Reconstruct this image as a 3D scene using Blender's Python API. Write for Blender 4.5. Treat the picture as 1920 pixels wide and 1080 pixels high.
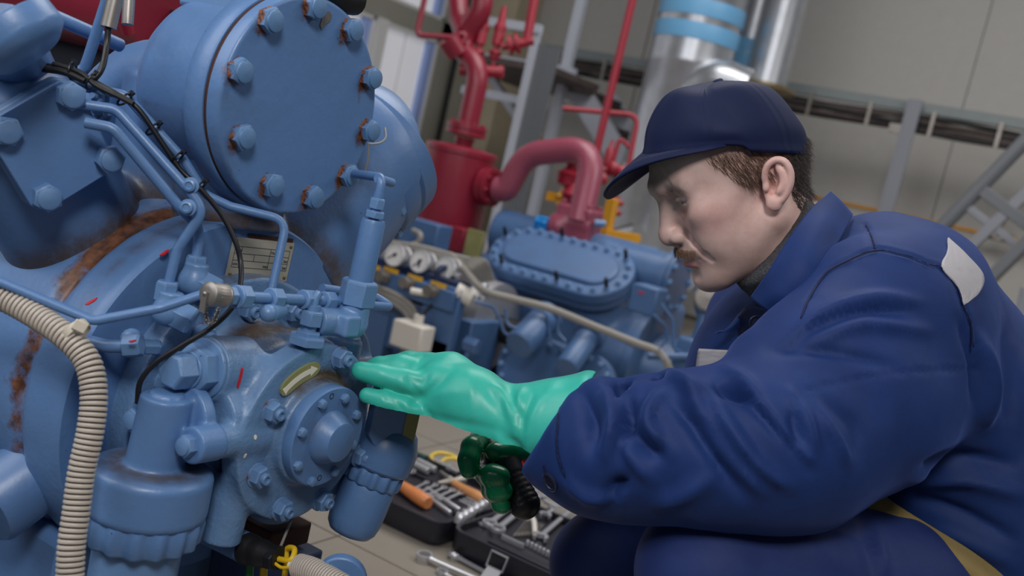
import bpy, math, random
import numpy as np
from mathutils import Matrix, Vector
for o in list(bpy.data.objects): bpy.data.objects.remove(o)
SC = bpy.context.scene
COL = SC.collection
rnd = random.Random(7)
PI = math.pi
# ------------------------------------------------------------------ camera
PITCH, ROLL, YAW, CH, FPX = math.radians(7), math.radians(13), math.radians(30), 0.85, 1867.0
A3 = lambda *a: np.array(a, float)
_h = A3(-math.sin(YAW), math.cos(YAW), 0); _r = A3(math.cos(YAW), math.sin(YAW), 0)
FWD = _h*math.cos(PITCH) + A3(0, 0, -math.sin(PITCH)); _u = np.cross(_r, FWD)
IR = _r*math.cos(ROLL) + _u*math.sin(ROLL); IU = -_r*math.sin(ROLL) + _u*math.cos(ROLL)
CAMP = A3(0, 0, CH)
def at(x, y, d): return CAMP + d*(FWD + (x-960)/FPX*IR - (y-540)/FPX*IU)      # measured point of the photo at depth d (m)
def onp(x, y, ax, val):                                                       # measured point lying on the plane axis=val
    v = at(x, y, 1)-CAMP; return CAMP + (val-CAMP[ax])/v[ax]*v
def proj(P):
    v = np.asarray(P, float)-CAMP; z = v@FWD
    return 960+FPX*(v@IR)/z, 540-FPX*(v@IU)/z, z
cd = bpy.data.cameras.new('camera'); cam = bpy.data.objects.new('camera', cd); COL.objects.link(cam)
cam.matrix_world = Matrix((( *[float(v) for v in (IR[0], IU[0], -FWD[0])], 0), (*[float(v) for v in (IR[1], IU[1], -FWD[1])], 0),
                           (*[float(v) for v in (IR[2], IU[2], -FWD[2])], CH), (0, 0, 0, 1)))
cd.sensor_width = 36; cd.lens = 36*FPX/1920; cd.clip_start = 0.02
cd.dof.use_dof = True; cd.dof.focus_distance = 1.12; cd.dof.aperture_fstop = 5.0
SC.camera = cam
# ------------------------------------------------------------------ light, sky, exposure
SC.view_settings.view_transform = 'Standard'; SC.view_settings.look = 'None'
SC.view_settings.gamma = 1; SC.view_settings.exposure = -0.4; SC.view_settings.use_curve_mapping = False
w = bpy.data.worlds.new('sky'); SC.world = w; w.use_nodes = True
w.node_tree.nodes['Background'].inputs[0].default_value = (0.80, 0.86, 1.0, 1)
w.node_tree.nodes['Background'].inputs[1].default_value = 0.12
def area(name, loc, target, size, power, col=(1, 1, 1)):
    l = bpy.data.lights.new(name, 'AREA'); l.energy = power; l.size = size; l.color = col
    o = bpy.data.objects.new(name, l); COL.objects.link(o)
    d = Vector(target)-Vector(loc); o.matrix_world = Matrix.Translation(loc) @ d.to_track_quat('-Z', 'Y').to_matrix().to_4x4()
    return o
area('offscreen_light', (0.40, -0.60, 2.15), (-0.45, 1.05, 0.7), 0.5, 36, (1.0, 0.98, 0.97))  # unseen key light near the camera, aimed to suit the bolt shadows
area('offscreen_light', (-1.75, -0.75, 2.35), (-0.75, 0.9, 0.7), 1.9, 48, (0.97, 0.97, 1.0))  # unseen broad fill, added behind the camera for brightness and sheen
area('overhead_fill', (-1.5, 3.2, 3.9), (-1.6, 3.6, 0), 2.6, 115, (1.0, 0.98, 0.95))  # unseen overhead fill brightening the far machine
area('overhead_fill', (2.2, 3.6, 3.9), (1.2, 5.6, 0.6), 2.6, 112, (1.0, 0.98, 0.95))  # unseen overhead fill brightening the back wall
# ------------------------------------------------------------------ materials
MT = {}
def lin(c): return tuple(((v/255)/12.92 if v/255 <= .04045 else (((v/255)+.055)/1.055)**2.4) for v in c)
class NT:
    def __init__(s, name):
        s.m = bpy.data.materials.new(name); s.m.use_nodes = True; s.t = s.m.node_tree; s.b = s.t.nodes['Principled BSDF']; MT[name] = s.m
    def n(s, typ, **k):
        x = s.t.nodes.new(typ)
        for a, v in k.items():
            if a.startswith('i_'):
                key = a[2:].replace('_', ' ')
                x.inputs[int(key) if key.isdigit() else key].default_value = v
            else: setattr(x, a, v)
        return x
    def l(s, a, b): s.t.links.new(a, b)
    def noise(s, scale, detail=4, rough=.6, co=None, dist=0):
        x = s.n('ShaderNodeTexNoise', i_Scale=scale, i_Detail=detail, i_Roughness=rough, i_Distortion=dist)
        if co is None: co = s.n('ShaderNodeTexCoord').outputs['Object']
        s.l(co, x.inputs['Vector']); return x.outputs['Fac']
    def ramp(s, fac, a, b):
        x = s.n('ShaderNodeMapRange', i_1=a, i_2=b); s.l(fac, x.inputs[0]); return x.outputs[0]
    def mix(s, fac, a, b):
        x = s.n('ShaderNodeMix', data_type='RGBA')
        for k, v in ((0, fac), (6, a), (7, b)):
            if isinstance(v, (tuple, list)): x.inputs[k].default_value = (*v[:3], 1)
            elif isinstance(v, (int, float)): x.inputs[k].default_value = v
            else: s.l(v, x.inputs[k])
        return x.outputs[2]
    def math(s, op, a, b=0.0):
        x = s.n('ShaderNodeMath', operation=op)
        for k, v in ((0, a), (1, b)):
            if isinstance(v, (int, float)): x.inputs[k].default_value = v
            else: s.l(v, x.inputs[k])
        x.use_clamp = False; return x.outputs[0]
    def bump(s, h, strength=.2, dist=.002):
        x = s.n('ShaderNodeBump', i_Strength=strength, i_Distance=dist); s.l(h, x.inputs['Height']); s.l(x.outputs[0], s.b.inputs['Normal'])
    def attr(s, name): return s.n('ShaderNodeAttribute', attribute_name=name)
    def base(s, c):
        if isinstance(c, tuple): s.b.inputs['Base Color'].default_value = (*c, 1)
        else: s.l(c, s.b.inputs['Base Color'])
    def p(s, **k):
        for a, v in k.items(): s.b.inputs[a.replace('_', ' ')].default_value = v
        return s
def plain(name, c, rough=.5, metal=0., bump=0, bscale=200, var=.0, **k):
    t = NT(name); c = lin(c) if max(c) > 1.01 else c
    if var:
        t.base(t.mix(t.ramp(t.noise(14, 5), .35, .7), c, tuple(v*(1-var) for v in c)))
    else: t.base(c)
    t.p(Roughness=rough, Metallic=metal, **k)
    if bump: t.bump(t.noise(bscale, 3), bump)
    return t.m
def paint(name, c, rust=0.0, grime=.25, rough=.42, bump=.25, bs=130):
    """brush painted steel: faint dirt blotches, chipped specks, rust where the vertex attribute 'rust' says a run is."""
    t = NT(name); c = lin(c)
    n1 = t.noise(9, 6); col = t.mix(t.math('MULTIPLY', t.ramp(n1, .48, .75), grime), c, (c[0]*.75+.012, c[1]*.68, c[2]*.55))
    sp = t.noise(170, 2); big = t.noise(30, 3)
    spk = t.math('MULTIPLY', t.ramp(sp, .735, .77), t.ramp(big, .5, .62))
    col = t.mix(spk, col, (.02, .013, .013))
    at1 = t.attr('rust').outputs['Fac']; rn = t.noise(55, 6, .7)
    rf = t.ramp(t.math('ADD', at1, t.math('MULTIPLY', t.math('SUBTRACT', rn, .5), .9)), .38, .62)
    rc = t.mix(t.ramp(t.noise(90, 4), .35, .65), (.06, .022, .012), (.20, .075, .03))
    col = t.mix(t.math('MULTIPLY', rf, t.ramp(at1, .02, .2)), col, rc)
    at2 = t.attr('grime').outputs['Fac']
    gf = t.math('MULTIPLY', at2, t.ramp(t.math('ADD', t.noise(38, 6, .75), t.math('MULTIPLY', at2, .25)), .38, .75))
    col = t.mix(gf, col, (.075, .052, .035))
    if rust:
        co = t.n('ShaderNodeTexCoord').outputs['Object']; sx = t.n('ShaderNodeSeparateXYZ'); t.l(co, sx.inputs[0])
        low = t.ramp(sx.outputs[2], .5, .0)
        rr = t.ramp(t.math('ADD', t.math('MULTIPLY', low, .34), t.noise(2.2, 5, .7, co)), .76-.1*rust, .86-.1*rust)
        col = t.mix(rr, col, t.mix(t.ramp(t.noise(6, 4, .6, co), .4, .6), (.06, .014, .006), (.3, .1, .025)))
    t.base(col); t.p(Roughness=rough, Coat_Weight=.3, Coat_Roughness=.33)
    h = t.math('ADD', t.noise(bs, 3), t.math('MULTIPLY', t.noise(bs*.28, 2), 1.6)); t.bump(h, bump, .0015)
    return t.m
paint('blue', (92, 130, 180)); paint('blue_rusty', (98, 138, 184), rust=1.0); paint('blue_light', (102, 140, 186), grime=.15)
paint('blue_cast', (100, 136, 178), grime=.45, bump=.5, bs=220); paint('blue_nut', (102, 139, 184), rust=-.9)
paint('blue_deep', (84, 120, 168), grime=.2, bump=.2)
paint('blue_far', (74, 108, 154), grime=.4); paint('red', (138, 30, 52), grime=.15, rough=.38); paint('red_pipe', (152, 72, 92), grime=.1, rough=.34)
paint('red_bright', (158, 26, 50), grime=.1); paint('yellow', (222, 158, 30), grime=.2)
plain('black', (24, 24, 30), .42); plain('black_rubber', (20, 20, 22), .55, bump=.2); plain('case_black', (30, 30, 40), .45, bump=.12, bscale=500)
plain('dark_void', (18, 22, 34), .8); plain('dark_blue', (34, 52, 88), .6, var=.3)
plain('conduit', (196, 186, 174), .5, var=.2); plain('conduit_gap', (60, 48, 38), .8); plain('cable_grey', (146, 142, 136), .5); plain('plate_grey', (178, 172, 156), .45, var=.2, bump=.1)
plain('tie_beige', (205, 196, 178), .45); plain('steel', (206, 206, 210), .34, .72); plain('steel_dull', (168, 162, 156), .45, .8, var=.3)
plain('steel_brushed', (196, 196, 200), .42, .72, bump=.1); plain('brass', (150, 132, 96), .4, .8)
plain('galv', (205, 208, 214), .33, .85, bump=.15, bscale=7, var=.12); plain('foil', (225, 228, 232), .16, 1.0, bump=1.0, bscale=40)
plain('grey_paint', (176, 180, 192), .45); plain('grey_dark', (104, 108, 114), .5); plain('grey_strut', (132, 135, 144), .5); plain('rail_grey', (128, 136, 138), .5, var=.1); plain('yellow_dim', (186, 130, 34), .5); plain('tray_brown', (84, 72, 70), .6, var=.4)  # grey_strut: grey_paint dimmed in colour, for steel without the window light
plain('tape_blue', (110, 172, 216), .4); plain('white_plastic', (226, 220, 210), .45); plain('yellow_label', (228, 176, 40), .5)
plain('gauge_white', (240, 238, 236), .4); plain('ink', (20, 20, 24), .6); plain('ink_grey', (70, 74, 78), .6)
plain('wood', (214, 150, 96), .45, var=.25, bump=.15); plain('wood_red', (226, 140, 84), .4, var=.25, bump=.15)
plain('wire_yellow', (232, 190, 30), .4); plain('wire_green', (40, 120, 50), .4); plain('plier_yellow', (228, 196, 80), .4); plain('plier_green', (20, 70, 66), .5)
plain('olive', (150, 148, 96), .55, var=.2); plain('arrow_cream', (236, 228, 208), .5); plain('red_mark', (200, 30, 40), .5); plain('valve_blue', (20, 130, 205), .4)
plain('gasket', (70, 40, 34), .8, var=.4)
# ------------------------------------------------------------------ object bookkeeping
WM = {}
def link(o, parent=None, Mx=None):
    COL.objects.link(o); Mx = Mx if Mx is not None else Matrix()
    if parent is not None:
        o.parent = parent; o.matrix_parent_inverse = WM[parent.name].inverted()
    o.matrix_basis = Mx; WM[o.name] = Mx.copy(); return o
def tag(o, label, cat, group=None):
    o['label'] = label; o['category'] = cat
    if group: o['group'] = group
    return o
def thing(name, label, cat, loc, group=None):
    o = bpy.data.objects.new(name, None); o.empty_display_size = .05
    return tag(link(o, None, Matrix.Translation([float(v) for v in loc])), label, cat, group)
def frame(o, z, x=None):
    z = np.asarray(z, float); z = z/np.linalg.norm(z)
    if x is None: x = A3(0, 0, 1) if abs(z[2]) < .9 else A3(1, 0, 0)
    x = np.asarray(x, float); x = x-z*(x@z); x = x/np.linalg.norm(x); y = np.cross(z, x)
    return np.asarray(o, float), x, y, z
def fmat(fr, s=1.0):
    o, x, y, z = fr; m = Matrix.Identity(4)
    for i in range(3):
        m[i][0] = float(x[i]*s); m[i][1] = float(y[i]*s); m[i][2] = float(z[i]*s); m[i][3] = float(o[i])
    return m
def mkmesh(name, v, f, mat, smooth=40, attrs=None, cols=None):
    me = bpy.data.meshes.new(name)
    v = np.asarray(v, np.float32)
    if isinstance(f, np.ndarray):
        n = len(f); k = f.shape[1]
        me.vertices.add(len(v)); me.vertices.foreach_set('co', v.ravel())
        me.loops.add(n*k); me.loops.foreach_set('vertex_index', f.astype(np.int32).ravel())
        me.polygons.add(n); me.polygons.foreach_set('loop_start', np.arange(0, n*k, k, dtype=np.int32))
        me.update(calc_edges=True); me.validate()
    else:
        me.from_pydata(v.tolist(), [], f); me.update()
    mats = mat if isinstance(mat, (list, tuple)) else [mat]
    for m in mats: me.materials.append(MT[m])
    if smooth is not None:
        me.shade_smooth()
        if smooth < 179: me.set_sharp_from_angle(angle=math.radians(smooth))
    for k_, a in (attrs or {}).items():
        t = me.attributes.new(k_, 'FLOAT', 'POINT'); t.data.foreach_set('value', np.asarray(a, np.float32))
    if cols is not None:
        t = me.color_attributes.new('Col', 'FLOAT_COLOR', 'POINT')
        t.data.foreach_set('color', np.c_[cols, np.ones(len(cols))].astype(np.float32).ravel())
    return me
def place(name, me, parent=None, Mx=None):
    return link(bpy.data.objects.new(name, me), parent, Mx)
def fillet(P, r, n=6):
    P = [np.asarray(p, float) for p in P]; out = [P[0]]
    for i in range(1, len(P)-1):
        a, b, c = P[i-1], P[i], P[i+1]; u = a-b; v = c-b; lu, lv = np.linalg.norm(u), np.linalg.norm(v); u /= lu; v /= lv
        ang = math.acos(max(-1, min(1, u@v)))
        if ang > 3.1: out.append(b); continue
        t = min(r/math.tan(ang/2), lu*.48, lv*.48); s, e = b+u*t, b+v*t
        for k in range(n+1):
            q = k/n; out.append((1-q)**2*s+2*q*(1-q)*b+q*q*e)
    out.append(P[-1]); return out
def smoothline(P, n=8):
    P = [np.asarray(p, float) for p in P]; Q = [2*P[0]-P[1]]+P+[2*P[-1]-P[-2]]; out = []
    for i in range(1, len(Q)-2):
        for k in range(n):
            t = k/n; a, b, c, d = Q[i-1], Q[i], Q[i+1], Q[i+2]
            out.append(.5*(2*b+(c-a)*t+(2*a-5*b+4*c-d)*t*t+(3*b-a-3*c+d)*t**3))
    out.append(P[-1]); return out
class G:
    """collects shapes into one mesh"""
    def __init__(s): s.v = []; s.f = []; s.mi = []; s.m = 0
    def add(s, v, f):
        b = len(s.v); s.v += [tuple(map(float, p)) for p in v]; s.f += [tuple(b+i for i in q) for q in f]; s.mi += [s.m]*len(f); return s
    def box(s, c, half, fr=None, taper=1.0):
        o, x, y, z = fr if fr else (A3(0, 0, 0), A3(1, 0, 0), A3(0, 1, 0), A3(0, 0, 1)); c = np.asarray(c, float); h = half; V = []
        for k in (-1, 1):
            q = taper if k > 0 else 1
            for i, j in ((-1, -1), (1, -1), (1, 1), (-1, 1)):
                V.append(o+x*(c[0]+i*h[0]*q)+y*(c[1]+j*h[1]*q)+z*(c[2]+k*h[2]))
        return s.add(V, [(3, 2, 1, 0), (4, 5, 6, 7), (0, 1, 5, 4), (1, 2, 6, 5), (2, 3, 7, 6), (3, 0, 4, 7)])
    def beam(s, a, b, wd, ht, up=(0, 0, 1)):
        a = np.asarray(a, float); b = np.asarray(b, float); z = b-a; L = np.linalg.norm(z); up = np.asarray(up, float)
        if abs(z@up)/L > .95: up = A3(1, 0, 0)
        return s.box((0, 0, L/2), (ht/2, wd/2, L/2), frame(a, z, up))
    def prism(s, fr, poly, h0, h1, sc=1.0):
        o, x, y, z = fr; n = len(poly)
        V = [o+x*p[0]+y*p[1]+z*h0 for p in poly]+[o+x*p[0]*sc+y*p[1]*sc+z*h1 for p in poly]
        return s.add(V, [tuple(range(n-1, -1, -1)), tuple(range(n, 2*n))]+[(i, (i+1) % n, n+(i+1) % n, n+i) for i in range(n)])
    def lathe(s, o, ax, prof, n=32, x=None, cap=True, mod=None):
        o, x, y, z = frame(o, ax, x); V = []; F = []
        for (r, h) in prof:
            for k in range(n):
                a = 2*PI*k/n; rr = r*(mod(a, r, h) if mod else 1); V.append(o+z*h+(x*math.cos(a)+y*math.sin(a))*rr)
        for i in range(len(prof)-1):
            for k in range(n):
                F.append((i*n+k, i*n+(k+1) % n, (i+1)*n+(k+1) % n, (i+1)*n+k))
        if cap: F += [tuple(range(n-1, -1, -1)), tuple((len(prof)-1)*n+k for k in range(n))]
        return s.add(V, F)
    def cyl(s, a, b, r, n=24, r2=None, ch=0):
        a = np.asarray(a, float); b = np.asarray(b, float); L = np.linalg.norm(b-a); r2 = r if r2 is None else r2
        pr = [(r, 0), (r2, L)] if not ch else [(r-ch, 0), (r, ch), (r2, L-ch), (r2-ch, L)]
        return s.lathe(a, b-a, pr, n)
    def hexp(s, o, ax, af, h, rot=0., ch=.12, x=None):
        """hexagonal nut body with chamfered end"""
        fr = frame(o, ax, x); R = af/math.sqrt(3); p = [(R*math.cos(rot+k*PI/3), R*math.sin(rot+k*PI/3)) for k in range(6)]
        s.prism(fr, p, 0, h*(1-ch)); o2 = fr[0]+fr[3]*h*(1-ch)
        return s.prism((o2, *fr[1:]), p, 0, h*ch, .86)
    def tube(s, P, r, n=12, bend=0, cap=True, closed=False, fn=6):
        P = fillet(P, bend, fn) if bend else [np.asarray(p, float) for p in P]; m = len(P)
        R = [r]*m if isinstance(r, (int, float)) else list(np.interp(np.linspace(0, 1, m), np.linspace(0, 1, len(r)), r))
        T = [P[(i+1) % m if closed else min(i+1, m-1)]-P[(i-1) % m if closed else max(i-1, 0)] for i in range(m)]
        x = frame(P[0], T[0])[1]; V = []; F = []
        for i in range(m):
            _, x, y, _z = frame(P[i], T[i], x)
            for k in range(n): V.append(P[i]+(x*math.cos(2*PI*k/n)+y*math.sin(2*PI*k/n))*R[i])
        for i in range(m if closed else m-1):
            j = (i+1) % m
            for k in range(n): F.append((i*n+k, i*n+(k+1) % n, j*n+(k+1) % n, j*n+k))
        if cap and not closed: F += [tuple(range(n-1, -1, -1)), tuple((m-1)*n+k for k in range(n))]
        return s.add(V, F)
    def ball(s, c, r, n=14, sc=(1, 1, 1)):
        c = np.asarray(c, float); pr = n//2; V = []; F = []
        for i in range(1, pr):
            for k in range(n):
                a, b = PI*i/pr, 2*PI*k/n; V.append(c+r*A3(sc[0]*math.sin(a)*math.cos(b), sc[1]*math.sin(a)*math.sin(b), sc[2]*math.cos(a)))
        V += [c+A3(0, 0, r*sc[2]), c-A3(0, 0, r*sc[2])]; t = len(V)
        for i in range(pr-2):
            for k in range(n): F.append((i*n+k, (i+1)*n+k, (i+1)*n+(k+1) % n, i*n+(k+1) % n))
        for k in range(n): F += [(t-2, k, (k+1) % n), (t-1, (pr-2)*n+(k+1) % n, (pr-2)*n+k)]
        return s.add(V, F)
    def mesh(s, name, mat, smooth=40, attrs=None):
        me = mkmesh(name, s.v, s.f, mat, None, attrs)
        if len(me.materials) > 1: me.polygons.foreach_set('material_index', s.mi)
        if smooth is not None: me.shade_smooth(); me.set_sharp_from_angle(angle=math.radians(smooth))
        return me
    def obj(s, name, mat, parent=None, Mx=None, smooth=40, bevel=0, attrs=None, seg=2):
        o = place(name, s.mesh(name, mat, smooth, attrs), parent, Mx)
        if bevel:
            b = o.modifiers.new('bevel', 'BEVEL'); b.width = bevel; b.segments = seg; b.limit_method = 'ANGLE'; b.angle_limit = math.radians(35); b.harden_normals = False
        return o
def dup(o, parent, Mx, name=None):
    c = o.copy(); c.name = name or o.name.split('.')[0]; COL.objects.link(c)
    c.parent = parent; c.matrix_parent_inverse = WM[parent.name].inverted() if parent else Matrix(); c.matrix_basis = Mx; WM[c.name] = Mx.copy(); return c
# ------------------------------------------------------------------ signed distance modelling (castings, figure, cloth)
class Vol:
    def __init__(s, lo, hi, h):
        s.lo = np.asarray(lo, float); s.h = h; s.n = np.ceil((np.asarray(hi, float)-s.lo)/h).astype(int)+1
        s.f = np.full(s.n, 1.0, np.float32); s.ax = [np.float32(s.lo[i])+np.float32(h)*np.arange(s.n[i], dtype=np.float32) for i in range(3)]
    def _sl(s, lo, hi, pad):
        a = np.clip(np.floor((lo-pad-s.lo)/s.h).astype(int), 0, s.n); b = np.clip(np.ceil((hi+pad-s.lo)/s.h).astype(int)+1, 0, s.n)
        return tuple(slice(i, j) for i, j in zip(a, b))
    def op(s, prim, k=.0, sub=False):
        fn, lo, hi = prim; pad = k+3*s.h if not sub else k+s.h*2; sl = s._sl(lo, hi, pad)
        if any(q.start >= q.stop for q in sl): return s
        X, Y, Z = np.meshgrid(*[s.ax[i][sl[i]] for i in range(3)], indexing='ij', sparse=True)
        d = fn(X, Y, Z).astype(np.float32); a = s.f[sl]
        if sub: a = -a
        if k > 0:
            h = np.maximum(k-np.abs(a-d), 0)/k; r = np.minimum(a, d)-h*h*k*np.float32(.25)
        else: r = np.minimum(a, d)
        s.f[sl] = -r if sub else r
        return s
    def u(s, prim, k=.0): return s.op(prim, k)
    def s_(s, prim, k=.0): return s.op(prim, k, True)
    def mesh(s):
        f = s.f; sg = f < 0; n = f.shape
        c = np.zeros((n[0]-1, n[1]-1, n[2]-1), np.int8)
        for i in (0, 1):
            for j in (0, 1):
                for k in (0, 1): c += sg[i:n[0]-1+i, j:n[1]-1+j, k:n[2]-1+k]
        act = (c > 0) & (c < 8); idx = np.full(act.shape, -1, np.int64); cells = np.argwhere(act); idx[act] = np.arange(len(cells))
        acc = np.zeros((len(cells), 3)); cnt = np.zeros(len(cells))
        cor = {(i, j, k): f[cells[:, 0]+i, cells[:, 1]+j, cells[:, 2]+k].astype(float) for i in (0, 1) for j in (0, 1) for k in (0, 1)}
        for a in range(3):
            o = [q for q in range(3) if q != a]
            for p in (0, 1):
                for q in (0, 1):
                    c0 = [0, 0, 0]; c0[o[0]] = p; c0[o[1]] = q; c1 = list(c0); c1[a] = 1
                    A, B = cor[tuple(c0)], cor[tuple(c1)]; m = (A < 0) != (B < 0)
                    t = np.where(m, A/np.where(m, A-B, 1), 0); pt = np.zeros((len(cells), 3)); pt[:] = c0; pt[:, a] = t
                    acc += pt*m[:, None]; cnt += m
        V = s.lo+s.h*(cells+acc/cnt[:, None]); F = []
        for a in range(3):
            b, cc = (a+1) % 3, (a+2) % 3; s0 = [slice(None)]*3; s1 = [slice(None)]*3; s0[a] = slice(0, n[a]-1); s1[a] = slice(1, n[a])
            x = sg[tuple(s0)] != sg[tuple(s1)]; e = np.argwhere(x); e = e[(e[:, b] > 0) & (e[:, cc] > 0) & (e[:, b] < n[b]-1) & (e[:, cc] < n[cc]-1)]
            ins = sg[e[:, 0], e[:, 1], e[:, 2]]; q = []
            for db, dc in ((1, 1), (0, 1), (0, 0), (1, 0)):
                p = e.copy(); p[:, b] -= db; p[:, cc] -= dc; q.append(idx[p[:, 0], p[:, 1], p[:, 2]])
            q = np.stack(q, 1); q[~ins] = q[~ins][:, ::-1]; F.append(q)
        return V, np.concatenate(F)
def _bb(P, r): P = np.asarray(P, float).reshape(-1, 3); return P.min(0)-r, P.max(0)+r
def p_sph(c, r):
    c = np.asarray(c, np.float32); return (lambda X, Y, Z: np.sqrt((X-c[0])**2+(Y-c[1])**2+(Z-c[2])**2)-np.float32(r), *_bb([c], r))
def p_cone(a, b, ra, rb=None):
    rb = ra if rb is None else rb; a = np.asarray(a, np.float32); b = np.asarray(b, np.float32); d = b-a; L = np.float32(max(d@d, 1e-12))
    def fn(X, Y, Z):
        px, py, pz = X-a[0], Y-a[1], Z-a[2]; t = np.clip((px*d[0]+py*d[1]+pz*d[2])/L, 0, 1)
        return np.sqrt((px-t*d[0])**2+(py-t*d[1])**2+(pz-t*d[2])**2)-(np.float32(ra)+np.float32(rb-ra)*t)
    return (fn, *_bb([a, b], max(ra, rb)))
def p_ell(c, r, R=None):
    c = np.asarray(c, np.float32); r = np.asarray(r, np.float32); R = np.eye(3, dtype=np.float32) if R is None else np.asarray(R, np.float32)
    def fn(X, Y, Z):
        x, y, z = X-c[0], Y-c[1], Z-c[2]; q = [(R[0, i]*x+R[1, i]*y+R[2, i]*z)/r[i] for i in range(3)]
        k0 = np.sqrt(q[0]**2+q[1]**2+q[2]**2); k1 = np.sqrt((q[0]/r[0])**2+(q[1]/r[1])**2+(q[2]/r[2])**2)
        return k0*(k0-1)/np.maximum(k1, 1e-6)
    return (fn, *_bb([c], r.max()))
def p_cyl(a, b, r, rd=0., r2=None):
    a = np.asarray(a, np.float32); b = np.asarray(b, np.float32); L = np.float32(np.linalg.norm(b-a)); d = (b-a)/L; r2 = r if r2 is None else r2
    def fn(X, Y, Z):
        px, py, pz = X-a[0], Y-a[1], Z-a[2]; t = px*d[0]+py*d[1]+pz*d[2]
        q = np.sqrt(np.maximum((px-t*d[0])**2+(py-t*d[1])**2+(pz-t*d[2])**2, 0))-(np.float32(r)+np.float32(r2-r)*np.clip(t/L, 0, 1))+np.float32(rd)
        e = np.abs(t-L/2)-L/2+np.float32(rd)
        return np.minimum(np.maximum(q, e), 0)+np.sqrt(np.maximum(q, 0)**2+np.maximum(e, 0)**2)-np.float32(rd)
    return (fn, *_bb([a, b], max(r, r2)))
def p_box(c, half, R=None, rd=0.):
    c = np.asarray(c, np.float32); hf = np.asarray(half, np.float32)-rd; R = np.eye(3, dtype=np.float32) if R is None else np.asarray(R, np.float32)
    def fn(X, Y, Z):
        x, y, z = X-c[0], Y-c[1], Z-c[2]; q = [np.abs(R[0, i]*x+R[1, i]*y+R[2, i]*z)-hf[i] for i in range(3)]
        return np.sqrt(sum(np.maximum(v, 0)**2 for v in q))+np.minimum(np.maximum(np.maximum(q[0], q[1]), q[2]), 0)-np.float32(rd)
    return (fn, *_bb([c], float(np.linalg.norm(half))))
def chain(vol, P, R, k=.01, sub=False):
    for i in range(len(P)-1): vol.op(p_cone(P[i], P[i+1], R[i], R[i+1]), k, sub)
    return vol
def vnorm(V, F):
    n = np.zeros_like(V); a = np.cross(V[F[:, 2]]-V[F[:, 0]], V[F[:, 3]]-V[F[:, 1]])
    for i in range(4): np.add.at(n, F[:, i], a)
    return n/np.maximum(np.linalg.norm(n, axis=1), 1e-9)[:, None]
def relax(V, F, it=1, lam=.5):
    E = np.concatenate([F[:, [0, 1]], F[:, [1, 2]], F[:, [2, 3]], F[:, [3, 0]]])
    for _ in range(it):
        a = np.zeros_like(V); c = np.zeros(len(V))
        for i, j in ((0, 1), (1, 0)):
            for k in range(3): a[:, k] += np.bincount(E[:, i], V[E[:, j], k], len(V))
            c += np.bincount(E[:, i], minlength=len(V))
        V = V+lam*(a/np.maximum(c, 1)[:, None]-V)
    return V
def segdist(V, P):
    """distance of every vertex to a polyline, and the parameter along it"""
    best = np.full(len(V), 1e9); par = np.zeros(len(V)); P = np.asarray(P, float); m = len(P)-1
    for i in range(m):
        a, d = P[i], P[i+1]-P[i]; t = np.clip(((V-a)@d)/max(d@d, 1e-12), 0, 1); q = np.linalg.norm(V-a-t[:, None]*d, axis=1)
        w_ = q < best; best[w_] = q[w_]; par[w_] = (i+t[w_])/m
    return best, par
def vnoise(P, scale, seed=0):
    """smooth value noise on points, -1..1"""
    P = np.asarray(P)*scale+seed*17.3; i = np.floor(P).astype(np.int64); f = P-i; f = f*f*(3-2*f); out = np.zeros(len(P))
    for a in (0, 1):
        for b in (0, 1):
            for c in (0, 1):
                h = ((i[:, 0]+a)*374761393+(i[:, 1]+b)*668265263+(i[:, 2]+c)*2147483647+seed*144269) & 0xffffffff
                h = ((h ^ (h >> 13))*1274126177) & 0xffffffff; h = (h ^ (h >> 16)) & 0xffff
                out += (h/32767.5-1)*(f[:, 0] if a else 1-f[:, 0])*(f[:, 1] if b else 1-f[:, 1])*(f[:, 2] if c else 1-f[:, 2])
    return out
# fasteners: one mesh each, shared by every copy (across flats = 1, base at z = 0, pointing to +z)
def bolt_mesh(mat):
    g = G(); fr = (A3(0, 0, 0), (0, 0, 1)); g.hexp(*fr, 1.0, .5, 0, .12, x=(1, 0, 0)); g.lathe(A3(0, 0, .45), (0, 0, 1), [(.46, 0), (.44, .12), (.34, .17), (.0, .19)], 24, cap=False)
    return g.mesh('bolt', mat)
def nut_mesh(mat):
    g = G(); g.lathe(A3(0, 0, 0), (0, 0, 1), [(.66, 0), (.66, .09), (.62, .12)], 28); g.hexp((0, 0, .1), (0, 0, 1), 1.0, .5, 0, .16, x=(1, 0, 0))
    g.lathe(A3(0, 0, .55), (0, 0, 1), [(.31, 0), (.31, .1), (.285, .12), (.31, .14), (.31, .24), (.28, .28), (.17, .28), (.15, .2), (0, .2)], 20, cap=False)
    return g.mesh('nut', mat)
FAST = {}
def fastener(kind, mat, parent, pos, ax, af, rot=0., name=None):
    key = (kind, mat)
    if key not in FAST: FAST[key] = (bolt_mesh if kind == 'bolt' else nut_mesh)(mat)
    fr = frame(pos, ax); c, s = math.cos(rot), math.sin(rot); x = fr[1]*c+fr[2]*s
    return place(name or kind, FAST[key], parent, fmat(frame(pos, ax, x), af))
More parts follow.
